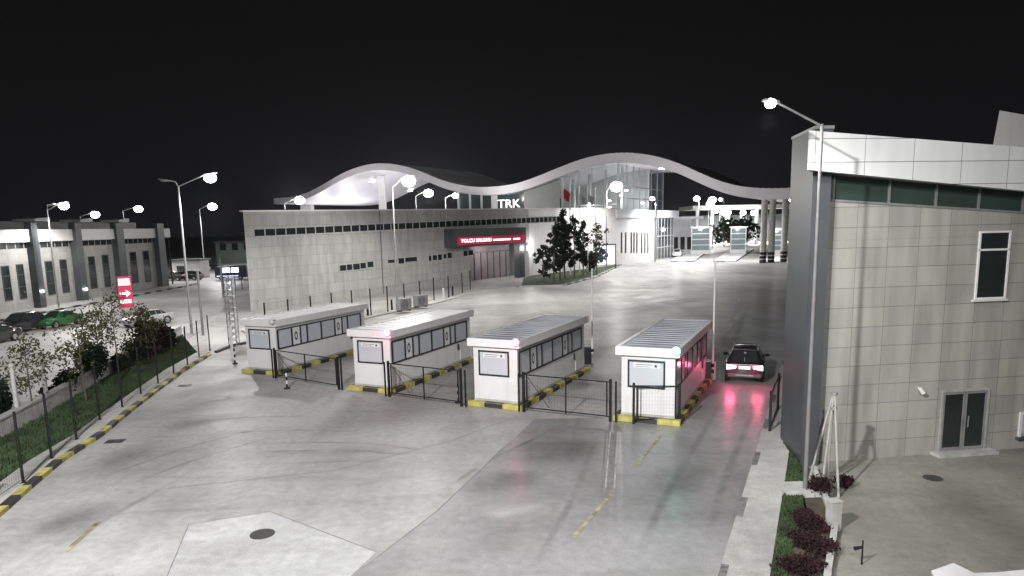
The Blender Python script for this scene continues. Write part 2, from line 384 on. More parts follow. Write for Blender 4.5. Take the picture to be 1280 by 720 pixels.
# apron markings: slab, joints, worn lines, drain channel
slab = [Vector(G(*p)[:2]) for p in [(205, 735), (236, 656), (338, 640), (455, 684), (560, 640), (440, 740)]]
sheet('slab', [Vector(G(*p)[:2]) for p in [(205, 730), (236, 656), (338, 640), (470, 690), (428, 730)]][::-1], .005, m_pad, 'paler concrete slab with a round manhole')
def strip(name, pxs, w, z, mat, label):
    ps = [Vector(G(*p)[:2]) for p in pxs]; a, b = off(ps, w/2), off(ps, -w/2); mb = MB()
    for i in range(len(ps)-1): mb.add([(*a[i], z), (*a[i+1], z), (*b[i+1], z), (*b[i], z)], [(0, 1, 2, 3)])
    return struct(mb.build(name, mat), label)
strip('joint', [(205, 730), (236, 656), (338, 640), (470, 690)], .03, .009, m_joint, 'dark joint round the paler slab')
strip('joint', [(430, 728), (545, 640), (640, 550)], .025, .009, m_joint, 'long slab joint running toward the kiosks')
strip('joint', [(200, 612), (420, 588), (560, 552), (640, 523)], .025, .009, m_joint, 'slab joint across the apron')
strip('marking', [(717, 672), (764, 618)], .12, .010, m_yline, 'worn yellow line, nearest dash')
strip('marking', [(794, 584), (826, 545)], .11, .010, m_yline, 'worn yellow line, farther dash')
strip('marking', [(82, 690), (124, 652)], .14, .010, m_yline, 'worn yellow dash near the left kerb')
strip('marking', [(763, 540), (757, 610)], .05, .010, m_mark, 'drain channel edge, left')
strip('marking', [(772, 540), (768, 612)], .05, .010, m_mark, 'drain channel edge, right')
strip('joint', [(767, 540), (763, 612)], .16, .008, m_joint, 'drain channel slot')
strip('joint', [(700, 540), (762, 541)], .04, .008, m_joint, 'joint before the third kiosk gate')
def SOFT(name, col, amt, st, fall=True):
    mt, n, b = nt(name); tc = n.nodes.new('ShaderNodeTexCoord')
    no = n.nodes.new('ShaderNodeTexNoise'); no.inputs['Scale'].default_value = 1.0; no.inputs['Detail'].default_value = 8
    mp = n.nodes.new('ShaderNodeMapping'); mp.inputs['Scale'].default_value = st; lk(n, tc.outputs['Object'], mp.inputs[0]); lk(n, mp.outputs[0], no.inputs[0])
    mr = n.nodes.new('ShaderNodeMapRange'); mr.inputs[1].default_value = .28; mr.inputs[2].default_value = .72; mr.inputs[4].default_value = amt; lk(n, no.outputs['Fac'], mr.inputs[0])
    gr = n.nodes.new('ShaderNodeUVMap'); sx = n.nodes.new('ShaderNodeSeparateXYZ'); lk(n, gr.outputs[0], sx.inputs[0]); out = mr.outputs[0]
    for ax in (0, 1):                                       # fades to nothing at the edges of the mark
        a = n.nodes.new('ShaderNodeMath'); a.operation = 'PINGPONG'; a.inputs[1].default_value = .5; lk(n, sx.outputs[ax], a.inputs[0])
        m2 = n.nodes.new('ShaderNodeMapRange'); m2.interpolation_type = 'SMOOTHSTEP'; m2.inputs[1].default_value = 0; m2.inputs[2].default_value = .42 if fall or ax else .2; lk(n, a.outputs[0], m2.inputs[0])
        k = n.nodes.new('ShaderNodeMath'); k.operation = 'MULTIPLY'; lk(n, out, k.inputs[0]); lk(n, m2.outputs[0], k.inputs[1]); out = k.outputs[0]
    b.inputs['Base Color'].default_value = (*col, 1); b.inputs['Roughness'].default_value = .7; lk(n, out, b.inputs['Alpha']); return mt
m_tyre = SOFT('tyre_rubber_mark', (.06, .06, .06), .24, (.6, .6, 1), False); m_stain = SOFT('oil_stain', (.055, .055, .05), .42, (.5, .35, 1)); m_pale = SOFT('pale_scrape', (.5, .5, .49), .7, (.5, 1.1, 1))
def mark(pxs, w, z, mat, label, name='tyre_mark'):
    ps = [Vector(G(*p)[:2]) for p in pxs]; fine = []
    for a, b in zip(ps, ps[1:]): fine += [a.lerp(b, k/6) for k in range(6)]
    fine.append(ps[-1])
    for _ in range(6): fine = [fine[0]]+[(fine[i-1]+fine[i]*2+fine[i+1])/4 for i in range(1, len(fine)-1)]+[fine[-1]]
    a, b = off(fine, w/2), off(fine, -w/2); N = len(fine); vs = [(*p, z) for p in a]+[(*p, z) for p in b]
    o = MB().add(vs, [(i, i+1, N+i+1, N+i) for i in range(N-1)]).build(name, mat)
    uv = o.data.uv_layers.new(name='UVMap')
    for lp in o.data.loops: v = lp.vertex_index; uv.data[lp.index].uv = ((v % N)/(N-1), 0 if v < N else 1)
    return struct(o, label)
zq = .012
for k, (pl, w) in enumerate([([(300, 556), (400, 553), (470, 554), (545, 566)], .28), ([(300, 566), (400, 563), (470, 564), (540, 575)], .28), ([(330, 581), (420, 577), (500, 577)], .25), ([(240, 528), (330, 520), (430, 523)], .3), ([(250, 545), (350, 537), (470, 541)], .28), ([(120, 600), (230, 560), (340, 532)], .3), ([(140, 615), (250, 572), (360, 541)], .3), ([(660, 720), (720, 620), (745, 545)], .32), ([(790, 720), (830, 620), (880, 540), (905, 495)], .4), ([(880, 690), (905, 600), (935, 530), (950, 488)], .4), ([(620, 380), (700, 392), (760, 420)], .35), ([(770, 380), (820, 360), (880, 350)], .5), ([(640, 400), (720, 420), (750, 450)], .4), ([(560, 610), (610, 575), (700, 535)], .28), ([(905, 470), (920, 420), (940, 370)], .6), ([(60, 690), (150, 640), (240, 590)], .35)]):
    zq += .0012; mark(pl, w, zq, m_tyre, 'dark curved tyre mark on the concrete')
for pl, w in (([(105, 600), (155, 572), (205, 545)], 2.6), ([(30, 690), (90, 655), (150, 622)], 2.8), ([(700, 490), (735, 478), (760, 468)], 2.2), ([(200, 540), (260, 525), (330, 515)], 2.2), ([(640, 570), (700, 560), (770, 560)], 3), ([(930, 690), (935, 650), (945, 600)], 1.2), ([(860, 470), (900, 440), (940, 400)], 4), ([(560, 610), (620, 600), (690, 600)], 2.5), ([(800, 650), (840, 600), (880, 570)], 2.4)):
    zq += .0012; mark(pl, w, zq, m_stain, 'soft dark stain on the concrete', 'stain')
for pl, w in (([(330, 610), (470, 590), (600, 560)], 3.0), ([(180, 520), (260, 500), (330, 490)], 2.4), ([(600, 385), (660, 395), (720, 405)], 6), ([(590, 650), (640, 640), (700, 640)], 2.0), ([(760, 395), (830, 380), (880, 372)], 5)):
    zq += .0012; mark(pl, w, zq, m_pale, 'pale scraped patch on the concrete', 'stain')
def manhole(c, r, label, z=.0):
    o = MB()
    o.tube((0, 0, z), (0, 0, z+.016), r, n=28); o.tube((0, 0, z+.016), (0, 0, z+.024), r*.86, n=28)
    for i in range(-3, 4): o.bar((-r*.6, i*r*.2, z+.026), (r*.6, i*r*.2, z+.026), .03, .01)
    tag(o.build('manhole_cover', m_iron, loc=(c[0], c[1], 0)), label, 'manhole', 'manhole covers in the concrete')
manhole(G(328, 668), .33, 'round manhole cover in the paler slab of the apron', .005)
manhole(G(1166, 598), .29, 'round manhole cover in the dim yard by the glass doors', .009)
def grate(c, rz, label):
    t = MB(); t.box(-.35, .35, -.25, .25, 0, .012)
    for i in range(7): t.box(-.31+i*.09, -.27+i*.09, -.2, .2, .0122, .03)
    tag(t.build('drain_grate', m_iron, loc=(c[0], c[1], .004), rz=rz), label, 'drain grate', 'drain grates by the left kerb')
grate(G(133, 552)+Vector((.35, 0, 0)), .1, 'iron drain grate nearer the camera by the yellow kerb')
grate(G(231, 482), .2, 'iron drain grate farther along the yellow kerb')

# ------------------------------------------------------------------ control kiosks
KW, KL, KH, OV, FH = 2.231, 8.708, 3.18, .209, .367
Z0 = .24
spots = [((-14.574, 40.33), -.41), ((-7.151, 35.228), -.422), ((-.794, 31.507), -.453), ((5.582, 28.495), -.417)]
klabels = ['white flat-roofed kiosk farthest left, beside the lattice mast, its corner lamp dark',
           'white kiosk second from left with a red corner lamp and shiny pale roof',
           'white kiosk third from left with a red corner lamp and grey ribbed roof',
           'white kiosk nearest the waiting car, with a green corner lamp']
def island():
    b = MB(); e = .281
    x0, x1, y0, y1 = -KW/2-e, KW/2+e, -e, KL+e
    def run(ax, a0, a1, c0, c1, n):
        for i in range(n):
            p, q = a0+(a1-a0)*i/n, a0+(a1-a0)*(i+1)/n
            (b.box(p, q, c0, c1, 0, Z0, i % 2) if ax == 'x' else b.box(c0, c1, p, q, 0, Z0, (i+1) % 2))
    run('x', x0, x1, y0, y0+.25, 3); run('x', x0, x1, y1-.25, y1, 3)
    run('y', y0+.25, y1-.25, x0, x0+.25, 10); run('y', y0+.25, y1-.25, x1-.25, x1, 10)
    b.box(x0+.25, x1-.25, y0+.25, y1-.25, 0, Z0-.01, 2)
    return b.build('kerb_island', [m_yel, m_blk, m_kgrey], bevel=.012)
def kiosk():
    t = thing('kiosk', klabels[0], 'kiosk', group='white control kiosks')
    w = KW/2
    MB().box(-w, w, 0, KL, Z0, KH-FH).build('wall', m_white, t, bevel=.01)
    sk = MB(); sk.box(-w-.012, w+.012, -.012, KL+.012, Z0, Z0+.1); sk.build('skirting', m_kgrey, t)
    f = MB(); o = OV; i_ = .18
    f.box(-w-o, w+o, -o, -o+i_, KH-FH, KH); f.box(-w-o, w+o, KL+o-i_, KL+o, KH-FH, KH)
    f.box(-w-o, -w-o+i_, -o+i_, KL+o-i_, KH-FH, KH); f.box(w+o-i_, w+o, -o+i_, KL+o-i_, KH-FH, KH)
    f.build('roof_fascia', m_white, t, bevel=.012)
    rf = MB(); rf.box(-w-o+i_, w+o-i_, -o+i_, KL+o-i_, KH-FH+.02, KH-.05)
    for k in range(16):
        y = .1+k*(KL-.1)/15; rf.box(-w-o+i_, w+o-i_, y-.03, y+.03, KH-.05, KH-.015)
    rf.build('roof', m_roofgrey, t)
    # front window: frame, glass and a paper notice strip
    x0, x1, z0, z1, ft = -.84, .72, 1.45, 2.62, .07
    fr = MB()
    for a in ((x0, x1, z0, z0+ft), (x0, x1, z1-ft, z1), (x0, x0+ft, z0+ft, z1-ft), (x1-ft, x1, z0+ft, z1-ft)): fr.box(a[0], a[1], -.05, .02, a[2], a[3])
    fo = fr.build('window', m_frame, t)
    MB().box(x0+ft, x1-ft, -.012, .02, z0+ft, z1-ft).build('pane', m_blind, fo)
    nb = MB(); nb.box(-.6, .5, -.02, -.014, 2.3, 2.5, 0); nb.box(-.52, .2, -.024, -.021, 2.42, 2.445, 1); nb.box(-.52, .1, -.024, -.021, 2.34, 2.36, 1); nb.box(.28, .38, -.024, -.021, 2.34, 2.45, 1)
    nb.build('notice', [m_white, m_dgrey], fo)
    # side window bands, both sides
    cuts = [.16, 1.35, 2.1, 2.72, 4.05, 5.4, 6.15, 6.75, 8.2]
    for sgn in (1, -1):
        fr = MB(); X = sgn*w
        def bx(y0, y1, z0, z1, a, b, mb, mi=0): mb.box(min(X+sgn*a, X+sgn*b), max(X+sgn*a, X+sgn*b), y0, y1, z0, z1, mi)
        bx(cuts[0]-.035, cuts[-1]+.035, z0, z0+ft, -.02, .05, fr); bx(cuts[0]-.035, cuts[-1]+.035, z1-ft, z1, -.02, .05, fr)
        for c in cuts: bx(c-.05, c+.05, z0+ft, z1-ft, -.02, .05, fr)
        fo = fr.build('window', m_frame, t)
        pn = MB()
        for a, b in zip(cuts, cuts[1:]): bx(a+.05, b-.05, z0+ft, z1-ft, -.02, .012, pn)
        pn.build('pane', m_blind, fo)
        for a in (1, 5):
            h = MB(); yc = (cuts[a]+cuts[a+1])/2
            bx(cuts[a]+.05, cuts[a+1]-.05, z0+ft, z1-ft, .013, .02, h, 0)
            n = 14; vs = [(X+sgn*.024, yc+.15*math.cos(6.283*i/n), 2.03+.27*math.sin(6.283*i/n)) for i in range(n)]
            vs += [(X+sgn*.024, yc+.07*math.cos(6.283*i/n), 2.03+.15*math.sin(6.283*i/n)) for i in range(n)]
            h.add(vs, [(i, (i+1) % n, n+(i+1) % n, n+i) for i in range(n)], 1)
            h.build('speak_panel', [m_white, m_dgrey], fo)
    # service door on the right side, low vent boxes
    d = MB(); d.box(w-.01, w+.02, 7.35, 8.1, .35, 1.38); d.build('service_door', m_white, t)
    q = MB(); q.box(w, w+.06, 7.0, 7.2, 1.0, 1.35); q.build('meter_box', m_dgrey, t)
    return t
proto = kiosk(); isl0 = tag(island(), 'yellow and black kerb island under the farthest left kiosk', 'kerb island', 'painted kerb islands under the kiosks')
lampcfg = [(None, m_lensoff), (m_redl, 'red'), (m_redl, 'red'), (m_grnl, 'green')]
isl_lab = ['', 'yellow and black kerb island under the second kiosk from the left', 'yellow and black kerb island under the third kiosk from the left', 'yellow and black kerb island under the kiosk nearest the car']
kiosks = []
for i, ((x, y), a) in enumerate(spots):
    if i == 0: k, q = proto, isl0
    else: k, q = dup(proto, (0, 0, 0), 0, klabels[i]), dup(isl0, (0, 0, 0), 0, isl_lab[i])
    k.location = (x, y, 0); k.rotation_euler = (0, 0, a); q.location = (x, y, 0); q.rotation_euler = (0, 0, a)
    kiosks.append(k)
m_roofglare = M('roof_sheet_glare', (.82, .82, .83), .3, .08, .6)  # lamp glare on the two left kiosk roofs, painted as pale colour
for i, k in enumerate(kiosks):
    w = KW/2; xl, yl, zl = w+OV-.12, -OV-.005, KH-.06
    if i < 2:
        for ch in k.children:
            if ch.name.startswith('roof') and not ch.name.startswith('roof_fascia'):
                ch.data = ch.data.copy(); ch.data.materials[0] = m_roofglare
    lm = m_lensoff if i == 0 else (m_grnl if i == 3 else m_redl)
    hb = MB(); hb.box(xl-.09, xl+.09, yl-.05, yl+.12, KH+.002, KH+.05); hb.tube((xl, yl-.02, KH-.2), (xl, yl-.02, KH-.12), .1, .13, 10)
    lo_ = hb.build('signal_lamp', m_frame, k)
    MB().ball((xl, yl-.1, zl), .17, .13, .17).build('lens', lm, lo_, smooth=True)
    if i:
        p = k.matrix_basis @ Vector((xl+.05, yl-.35, zl-.02))
        point(p, 24 if i < 3 else 16, (1, .1, .25) if i < 3 else (.25, 1, .85), .08)

# ------------------------------------------------------------------ gates, barriers, bollards
def gate(p, q, h, label, grp='black steel gates between the kiosks', braced=True, mid=True):
    p, q = Vector(p), Vector(q); L = (q-p).length
    t = thing('swing_gate', label, 'gate', (p.x, p.y, 0), math.atan2(q.y-p.y, q.x-p.x), grp)
    for x in (0, L): MB().box(x-.05, x+.05, -.05, .05, 0, h+.12).build('post', m_black, t, bevel=.008)
    for x in (-.24, L+.24):
        if braced: MB().box(x-.035, x+.035, -.035, .035, 0, h+.05).build('post', m_black, t, bevel=.008)
    f = MB()
    for z in (.22, h): f.box(.05, L-.05, -.022, .022, z-.022, z+.022)
    xs = (.16, L/2, L-.16) if mid else (.16, L-.16)
    for x in xs: f.box(x-.025, x+.025, -.025, .025, .12 if x == L/2 else .2, h)
    f.build('gate_frame', m_black, t)
    g = MB()
    n = max(4, int(L/.14))
    for i in range(1, n): x = .16+(L-.32)*i/n; g.tube((x, 0, .24), (x, 0, h-.02), .002, n=3)
    for i in range(1, 9): z = .22+(h-.22)*i/9; g.tube((.16, 0, z), (L-.16, 0, z), .0018, n=3)
    g.build('wire_mesh', m_black, t)
    if braced:
        b = MB(); b.bar((.2, .02, h-.1), (L*.3, .02, .3), .02, .02); b.build('brace', m_black, t)
    return t
gate(G(345, 473)[:2], G(424, 487)[:2], 1.62, 'wide black wire gate between the first and second kiosks from the left')
gate(G(487, 496)[:2], G(577, 508)[:2], 1.68, 'wide black wire gate between the two kiosks with red lamps')
gate(G(655, 515)[:2], G(763, 527)[:2], 1.7, 'wide black wire gate beside the kiosk with the green lamp')
gate(G(792, 530)[:2], G(849, 531)[:2], 1.62, 'narrow black gate folded open against the kiosk nearest the car', braced=False, mid=False)
gate(G(962, 543)[:2], G(972, 515)[:2], 1.6, 'black gate folded open at the edge of the exit lane', braced=False, mid=False)
def barrier(c, arm, label):
    t = thing('barrier_gate', label, 'barrier', (c[0], c[1], 0), -.42, 'raised barrier gates behind the kiosks')
    b = MB(); b.box(-.17, .17, -.2, .2, .12, 1.12); b.build('cabinet', m_dgrey, t, bevel=.02)
    MB().box(-.24, .24, -.28, .28, 0, .12).build('base_plinth', m_kgrey, t)
    MB().box(-.185, .185, -.215, .215, 1.12, 1.2).build('cabinet_cap', m_whitepole, t)
    a = MB(); a.tube((.26, 0, .75), (.26, 0, arm), .06, .045, 10); a.build('arm', m_whitepole, t, smooth=True)
    MB().tube((.14, 0, .92), (.32, 0, .92), .11, n=12).build('arm_hub', m_black, t)
    return t
barrier(G(735, 457), 5.7, 'raised white barrier arm behind the kiosk third from the left')
barrier(G(884, 478), 6.3, 'raised white barrier arm behind the kiosk nearest the car')
b_ = MB(); b_.box(-.2, .2, -.16, .16, 0, .95); bo = tag(b_.build('control_box', m_whitepole, loc=(*(G(889, 472)[:2]+Vector((.25, -.1)) if False else (G(890, 474)[0], G(890, 474)[1])), 0), rz=-.42, bevel=.02), 'pale control box standing beside the barrier near the car', 'control box')
for z in (.35, .65): MB().box(-.12, .12, -.17, -.158, z, z+.2).build('cover_plate', m_dgrey, bo)
def delineator(c, h, label, dark=False):
    t = thing('delineator_post', label, 'bollard', (c[0], c[1], 0), 0, 'black and white delineator posts')
    MB().tube((0, 0, 0), (0, 0, .06), .17, .15, 14).build('foot', m_rubber, t)
    p = MB(); n = 5
    for i in range(n): p.tube((0, 0, .06+(h-.06)*i/n), (0, 0, .06+(h-.06)*(i+1)/n), .05, n=10, mi=(i+1) % 2)
    p.build('post', [m_whitepole, m_black], t); return t
delineator(G(294, 455), 1.0, 'black and white post standing left of the first kiosk')
delineator(G(359, 486), 1.05, 'black and white post before the wide gate by the first kiosk')
delineator(G(573, 503), .9, 'black and white post behind the gate by the second kiosk')

# ------------------------------------------------------------------ fences
def fence(posts, h, label, name='wire_fence', z=.14, wires=4, r=.042, strut=True):
    b = Vector(posts[0]); t = thing(name, label, 'fence', (b.x, b.y, 0))
    pr = None
    for p in posts:
        q = Vector(p)-b; o = MB(); o.tube((q.x, q.y, z-.05), (q.x, q.y, z+h), r, n=8); o.tube((q.x, q.y, z+h), (q.x, q.y, z+h+.03), r*1.3, r*.5, 8)
        o.box(q.x-.07, q.x+.07, q.y-.07, q.y+.07, z-.01, z+.012)
        o.build('post', m_black, t)
    w = MB()
    for p, q in zip(posts, posts[1:]):
        p, q = Vector(p)-b, Vector(q)-b
        for k in range(wires): zz = z+.12+(h-.2)*k/(wires-1); w.tube((p.x, p.y, zz), (q.x, q.y, zz), .007, n=4, cap=False)
        L = (q-p).length; n = int(L/.13)
        for k in range(1, n): c = p.lerp(q, k/n); w.tube((c.x, c.y, z+.12), (c.x, c.y, z+h-.08), .0028, n=3, cap=False)
    w.build('wire_mesh', m_black, t); return t
fpx = [(43, 608), (77, 577), (107, 553), (135, 528), (162.5, 512), (185, 495), (206, 482), (225, 469), (242, 459), (256, 449), (269, 440)]
fp = [Vector((-13.9, 12.7)), Vector((-14.75, 16)), Vector((-15.4, 19.2))] + [Vector(G(*p)[:2]) for p in fpx]
fp = [p+Vector((-.35, 0)) for p in fp]
fence(fp, 2.4, 'tall black wire fence along the yellow and black kerb')
bpx = [(333, 420), (362, 414), (390, 408), (416, 403), (441, 399), (464, 395.6), (485, 391.5), (506, 387), (525.5, 382), (542.7, 377), (561, 373.5), (578, 367.5), (588, 363.5)]
fence([Vector(G(*p)[:2]) for p in bpx], 2.5, 'black post fence along the foot of the terminal wall', 'post_fence', wires=3, r=.065)
fence([Vector(G(*p)[:2]) for p in [(280, 368), (287, 366), (295, 364.5), (303, 363), (311, 361.5)]], 3.0, 'short dark fence beside the lattice mast', 'railing_fence', wires=5)
bk = [Vector(G(*p)[:2]) for p in [(330, 426), (462, 398), (545, 380), (592, 367), (648, 360)]]
bk2 = off(bk, .3)
fk = MB()
for i in range(len(bk)-1): fk.prism([bk[i], bk[i+1], bk2[i+1], bk2[i]], 0, .15)
struct(fk.build('kerb', m_kgrey), 'grey kerb below the terminal wall')
sheet('path', [*off(bk, .31), Vector((3, 122)), Vector((-6, 104)), Vector((-17, 87)), Vector((-26.7, 72.8)), Vector((-22.5, 58))], .145, m_pave, 'pale footpath below the terminal wall', 0)
ek2 = MB(); el = [Vector(G(*p)[:2]) for p in [(272, 441), (290, 434), (312, 429)]]; el2 = off(el, .22)
for i in range(2): ek2.prism([el[i], el[i+1], el2[i+1], el2[i]], 0, .16)
struct(ek2.build('kerb', m_blk), 'black kerb by the lattice mast')
# things by the terminal wall
def ac(c, rz, label):
    t = thing('cooling_unit', label, 'cooling unit', (c[0], c[1], .145), rz, 'cooling units by the terminal wall')
    b = MB(); b.box(-.75, .75, -.35, .35, .15, 1.25); b.build('casing', m_steel, t, bevel=.02)
    for x in (-.6, .6): MB().box(x-.06, x+.06, -.3, .3, 0, .148).build('foot', m_blk, t)
    g = MB(); n = 16
    for rr in (.42, .3, .18): 
        for i in range(n): 
            a, c_ = 6.283*i/n, 6.283*(i+1)/n; g.bar((-.15+rr*math.cos(a), -.36, .7+rr*math.sin(a)), (-.15+rr*math.cos(c_), -.36, .7+rr*math.sin(c_)), .02, .02)
    g.build('fan_grille', m_dgrey, t); return t
ac(G(505, 389, .14), .9, 'grey cooling unit by the terminal wall, nearer the first kiosk')
ac(G(526, 384, .14), .9, 'grey cooling unit by the terminal wall, nearer the red sign')
def stub(c, h, mat, label, r=.11):
    t = MB(); t.tube((0, 0, 0), (0, 0, h), r, r*.95, 12); t.ball((0, 0, h), r*.95, r*.95, r*.5, 12, 6)
    tag(t.build('bollard', mat, loc=(c[0], c[1], .14), smooth=True), label, 'bollard', 'bollards by the terminal wall')
stub(G(460, 396), .8, m_black, 'short black bollard behind the roof of the first kiosk')
stub(G(490, 389), 1.0, m_black, 'black bollard beside the cooling units')
stub(G(554.5, 375), 1.2, m_whitepole, 'white bollard before the terminal fence')
stub(G(566, 371), 1.05, m_black, 'black bollard right of the white bollard')
# lattice mast
lt = thing('lattice_mast', 'grey lattice mast standing left of the first kiosk', 'mast', (*G(293, 432)[:2], 0))
b = MB(); w, hm = .28, 4.9
for sx in (-1, 1):
    for sy in (-1, 1): b.tube((sx*w, sy*w, 0), (sx*w, sy*w, hm), .035, n=6)
b.build('upright', m_steel, lt)
b = MB()
for k in range(11):
    z, z2 = .1+k*.44, .1+(k+1)*.44
    for (x0, y0, x1, y1) in ((-w, -w, w, -w), (w, -w, w, w), (w, w, -w, w), (-w, w, -w, -w)):
        b.tube((x0, y0, z), (x1, y1, z2), .018, n=5); b.tube((x0, y0, z2), (x1, y1, z2), .018, n=5)
b.build('lattice', m_steel, lt)
MB().box(-.4, .4, -.4, .4, 0, .06).build('base_plate', m_kgrey, lt)
tp = MB(); tp.tube((0, 0, 0), (0, 0, 2.2), .09, n=10); tag(tp.build('white_post', m_whitepole, loc=G(291, 449)), 'slim white post standing in front of the lattice mast', 'post')

# ------------------------------------------------------------------ lamp posts
def lamp_post(base, h, arms, label, lit_w=0, rpole=.11, head=(.85, .34), light=True, mat=m_steel, angle=160, name='street_lamp', col=(1, .97, .93), lens_r=0, omni=0):
    """arms: (dx, dy, rise, lit) from the pole top"""
    t = thing(name, label, 'street lamp', (base[0], base[1], base[2] if len(base) > 2 else 0), 0, 'street lamps on tall poles')
    MB().box(-.22, .22, -.22, .22, 0, .05).build('base_plate', mat, t)
    MB().tube((0, 0, .05), (0, 0, h), rpole, rpole*.6, 12).build('pole', mat, t, smooth=True)
    for dx, dy, rise, lit in arms:
        L = math.hypot(dx, dy) or 1e-3; ux, uy = dx/L, dy/L
        MB().tube((0, 0, h-.06), (dx, dy, h+rise), rpole*.5, rpole*.42, 8).build('arm', mat, t, smooth=True)
        hl, hw = head
        hd = MB(); ca = math.atan2(uy, ux)
        c0 = Vector((dx, dy, h+rise)); c1 = c0+Vector((ux*hl, uy*hl, max(-.35, min(.35, rise/L))*hl*.5)); nrm = Vector((-uy, ux, 0))
        vs = []
        for fr, wd, th in ((0, .35, .05), (.12, .8, .09), (.5, 1, .1), (.88, .9, .07), (1, .55, .04)):
            c = c0.lerp(c1, fr)
            vs += [c-nrm*hw/2*wd, c+nrm*hw/2*wd, c+nrm*hw/2*wd*.7+Vector((0, 0, th)), c-nrm*hw/2*wd*.7+Vector((0, 0, th))]
        fs = [(0, 1, 2, 3), (16, 17, 18, 19)]
        for k in range(4):
            for e in range(4): fs.append((k*4+e, k*4+(e+1) % 4, k*4+4+(e+1) % 4, k*4+4+e))
        hd.add(vs, fs); ho = hd.build('lamp_head', mat, t)
        ls = MB(); c = c0.lerp(c1, .55); rl = lens_r or hl*.3
        if lit: ls.ball((c.x, c.y, c.z-.02-(rl*.55 if lens_r else 0)), rl, rl, rl*.8 if lens_r else .13, 16, 10)  # lit lens enlarged to a ball, its size standing in for bloom
        else: ls.ball((c.x, c.y, c.z-.015), hl*.36, hl*.3, .05, 14, 8)
        ls.build('lens', m_lens if lit else m_lensoff, ho, smooth=True)
        if lit and light and lit_w:
            spot(Vector(t.location)+Vector((c.x, c.y, c.z-.25-lens_r*1.5)), lit_w, angle=angle, blend=.45, col=col)
            if omni: point(Vector(t.location)+Vector((c.x, c.y-lens_r-.4, c.z-.1)), omni, col, .3)
    return t
def pole_px(bx, by, tx, ty, heads, label, W, **kw):
    """pole from base pixel to top pixel, heads: (px, py, lit)"""
    B_ = G(bx, by); T = AT(tx, ty, B_.y); h = T.z; arms = []
    for hx, hy, lit in heads:
        q = AT(hx, hy, B_.y); L = abs(q.x-B_.x); s = (q.x-B_.x)/L if L else 1; hl = kw.get('head', (.85, .34))[0]
        arms.append((s*max(.15, L-hl*.55), -.05, q.z-h, lit))
    return lamp_post((B_.x, B_.y, 0), h, arms, label, W, **kw)
big = dict(head=(1.25, .62))
pole_px(240, 418, 235.5, 232, [(211, 228, False), (263, 220, True)], 'tall twin-armed street lamp beyond the low wall with one head lit', 8500, lens_r=.46, **big)
pole_px(74, 386, 71, 262, [(64, 257, False), (80, 255, True)], 'twin-armed street lamp standing before the long left building', 5500, head=(1.1, .7), lens_r=.52)
def far_lamp(px, Y, ty, hx, hy, label, W=0, **kw):
    b = AT(px, 400, Y); T = AT(px, ty, Y); q = AT(hx, hy, Y); s = 1 if hx > px else -1
    hd = kw.pop('head', (1.3, .8))
    return lamp_post((b.x, Y, 0), T.z, [(s*max(.15, abs(q.x-b.x)-hd[0]*.55), -.05, q.z-T.z, True)], label, W, head=hd, **kw)
far_lamp(115, 122, 270, 119, 266, 'lit street lamp behind the roof of the long left building, left of two', 6000, head=(1.2, .8), lens_r=.68)
far_lamp(168, 126, 263, 173, 259, 'lit street lamp behind the roof of the long left building, right of two', 6000, head=(1.2, .8), lens_r=.7)
far_lamp(261.5, 135, 261, 265.5, 256, 'lit street lamp standing alone in the dark car park', 9000, head=(1.2, .8), lens_r=.8)
far_lamp(366, 172, 254, 374.5, 248, 'lit street lamp above the left end of the terminal parapet', 6000, head=(1.8, 1.2), lens_r=1.15, omni=7000)
pole_px(497, 381, 497, 234, [(511, 223, True)], 'brightest street lamp, standing before the terminal wall under the left roof wave', 4500, head=(1.3, .9), rpole=.13, lens_r=.72, omni=2600)
far_lamp(526, 182, 245, 535.5, 239, 'lit street lamp above the terminal parapet, right of the brightest lamp', 5000, head=(1.8, 1.2), lens_r=1.2, omni=9000)
far_lamp(562, 156, 247, 569, 243, 'small lit street lamp above the terminal parapet, left of the white columns', 4000, head=(1.1, .8), lens_r=.65, omni=9000)
pole_px(758, 337, 761, 240, [(770.5, 230, True)], 'bright street lamp before the glazed hall beside the flagpoles', 6000, head=(1.6, 1.2), rpole=.13, lens_r=1.1, omni=8000)
far_lamp(818, 150, 252, 815, 247, 'small lit lamp pole at the white corner of the terminal', 4000, head=(.8, .6), lens_r=.5, col=(.85, .92, 1))
for k, (px, Y, ty, hx, hy, hs, lab) in enumerate([(871, 235, 250, 870.8, 246.5, 1.9, 'far lit lamp under the canopy, leftmost above the first toll kiosk'), (883, 225, 250, 884.2, 248, 2.4, 'far lit lamp under the canopy, larger one above the first toll kiosk'),
        (888, 220, 256, 887.5, 253, 2.2, 'far lit lamp under the canopy, just below the larger one'), (889, 260, 266, 889.6, 262.5, 1.8, 'far lit lamp low beside the first toll kiosk roof'), (896.5, 265, 268, 896.8, 264.5, 1.8, 'far lit lamp between the first and second toll kiosks'),
        (901, 300, 251, 900.8, 248.3, 1.5, 'far lit lamp high and small beneath the sloping roof edge'), (929, 270, 269, 928.6, 264, 2.0, 'far lit lamp above the second toll kiosk'), (908, 262, 268, 907.5, 263, 3.2, 'far lit lamp, broad and bright, left above the second toll kiosk'), (943, 262, 269, 942, 264.5, 2.0, 'far lit lamp left of the thick canopy column')]):
    far_lamp(px, Y, ty, hx, hy, lab, 12000 if k in (0, 2, 4, 7) else 0, head=(hs*.6, hs*.45), rpole=.14, lens_r=hs*.52)
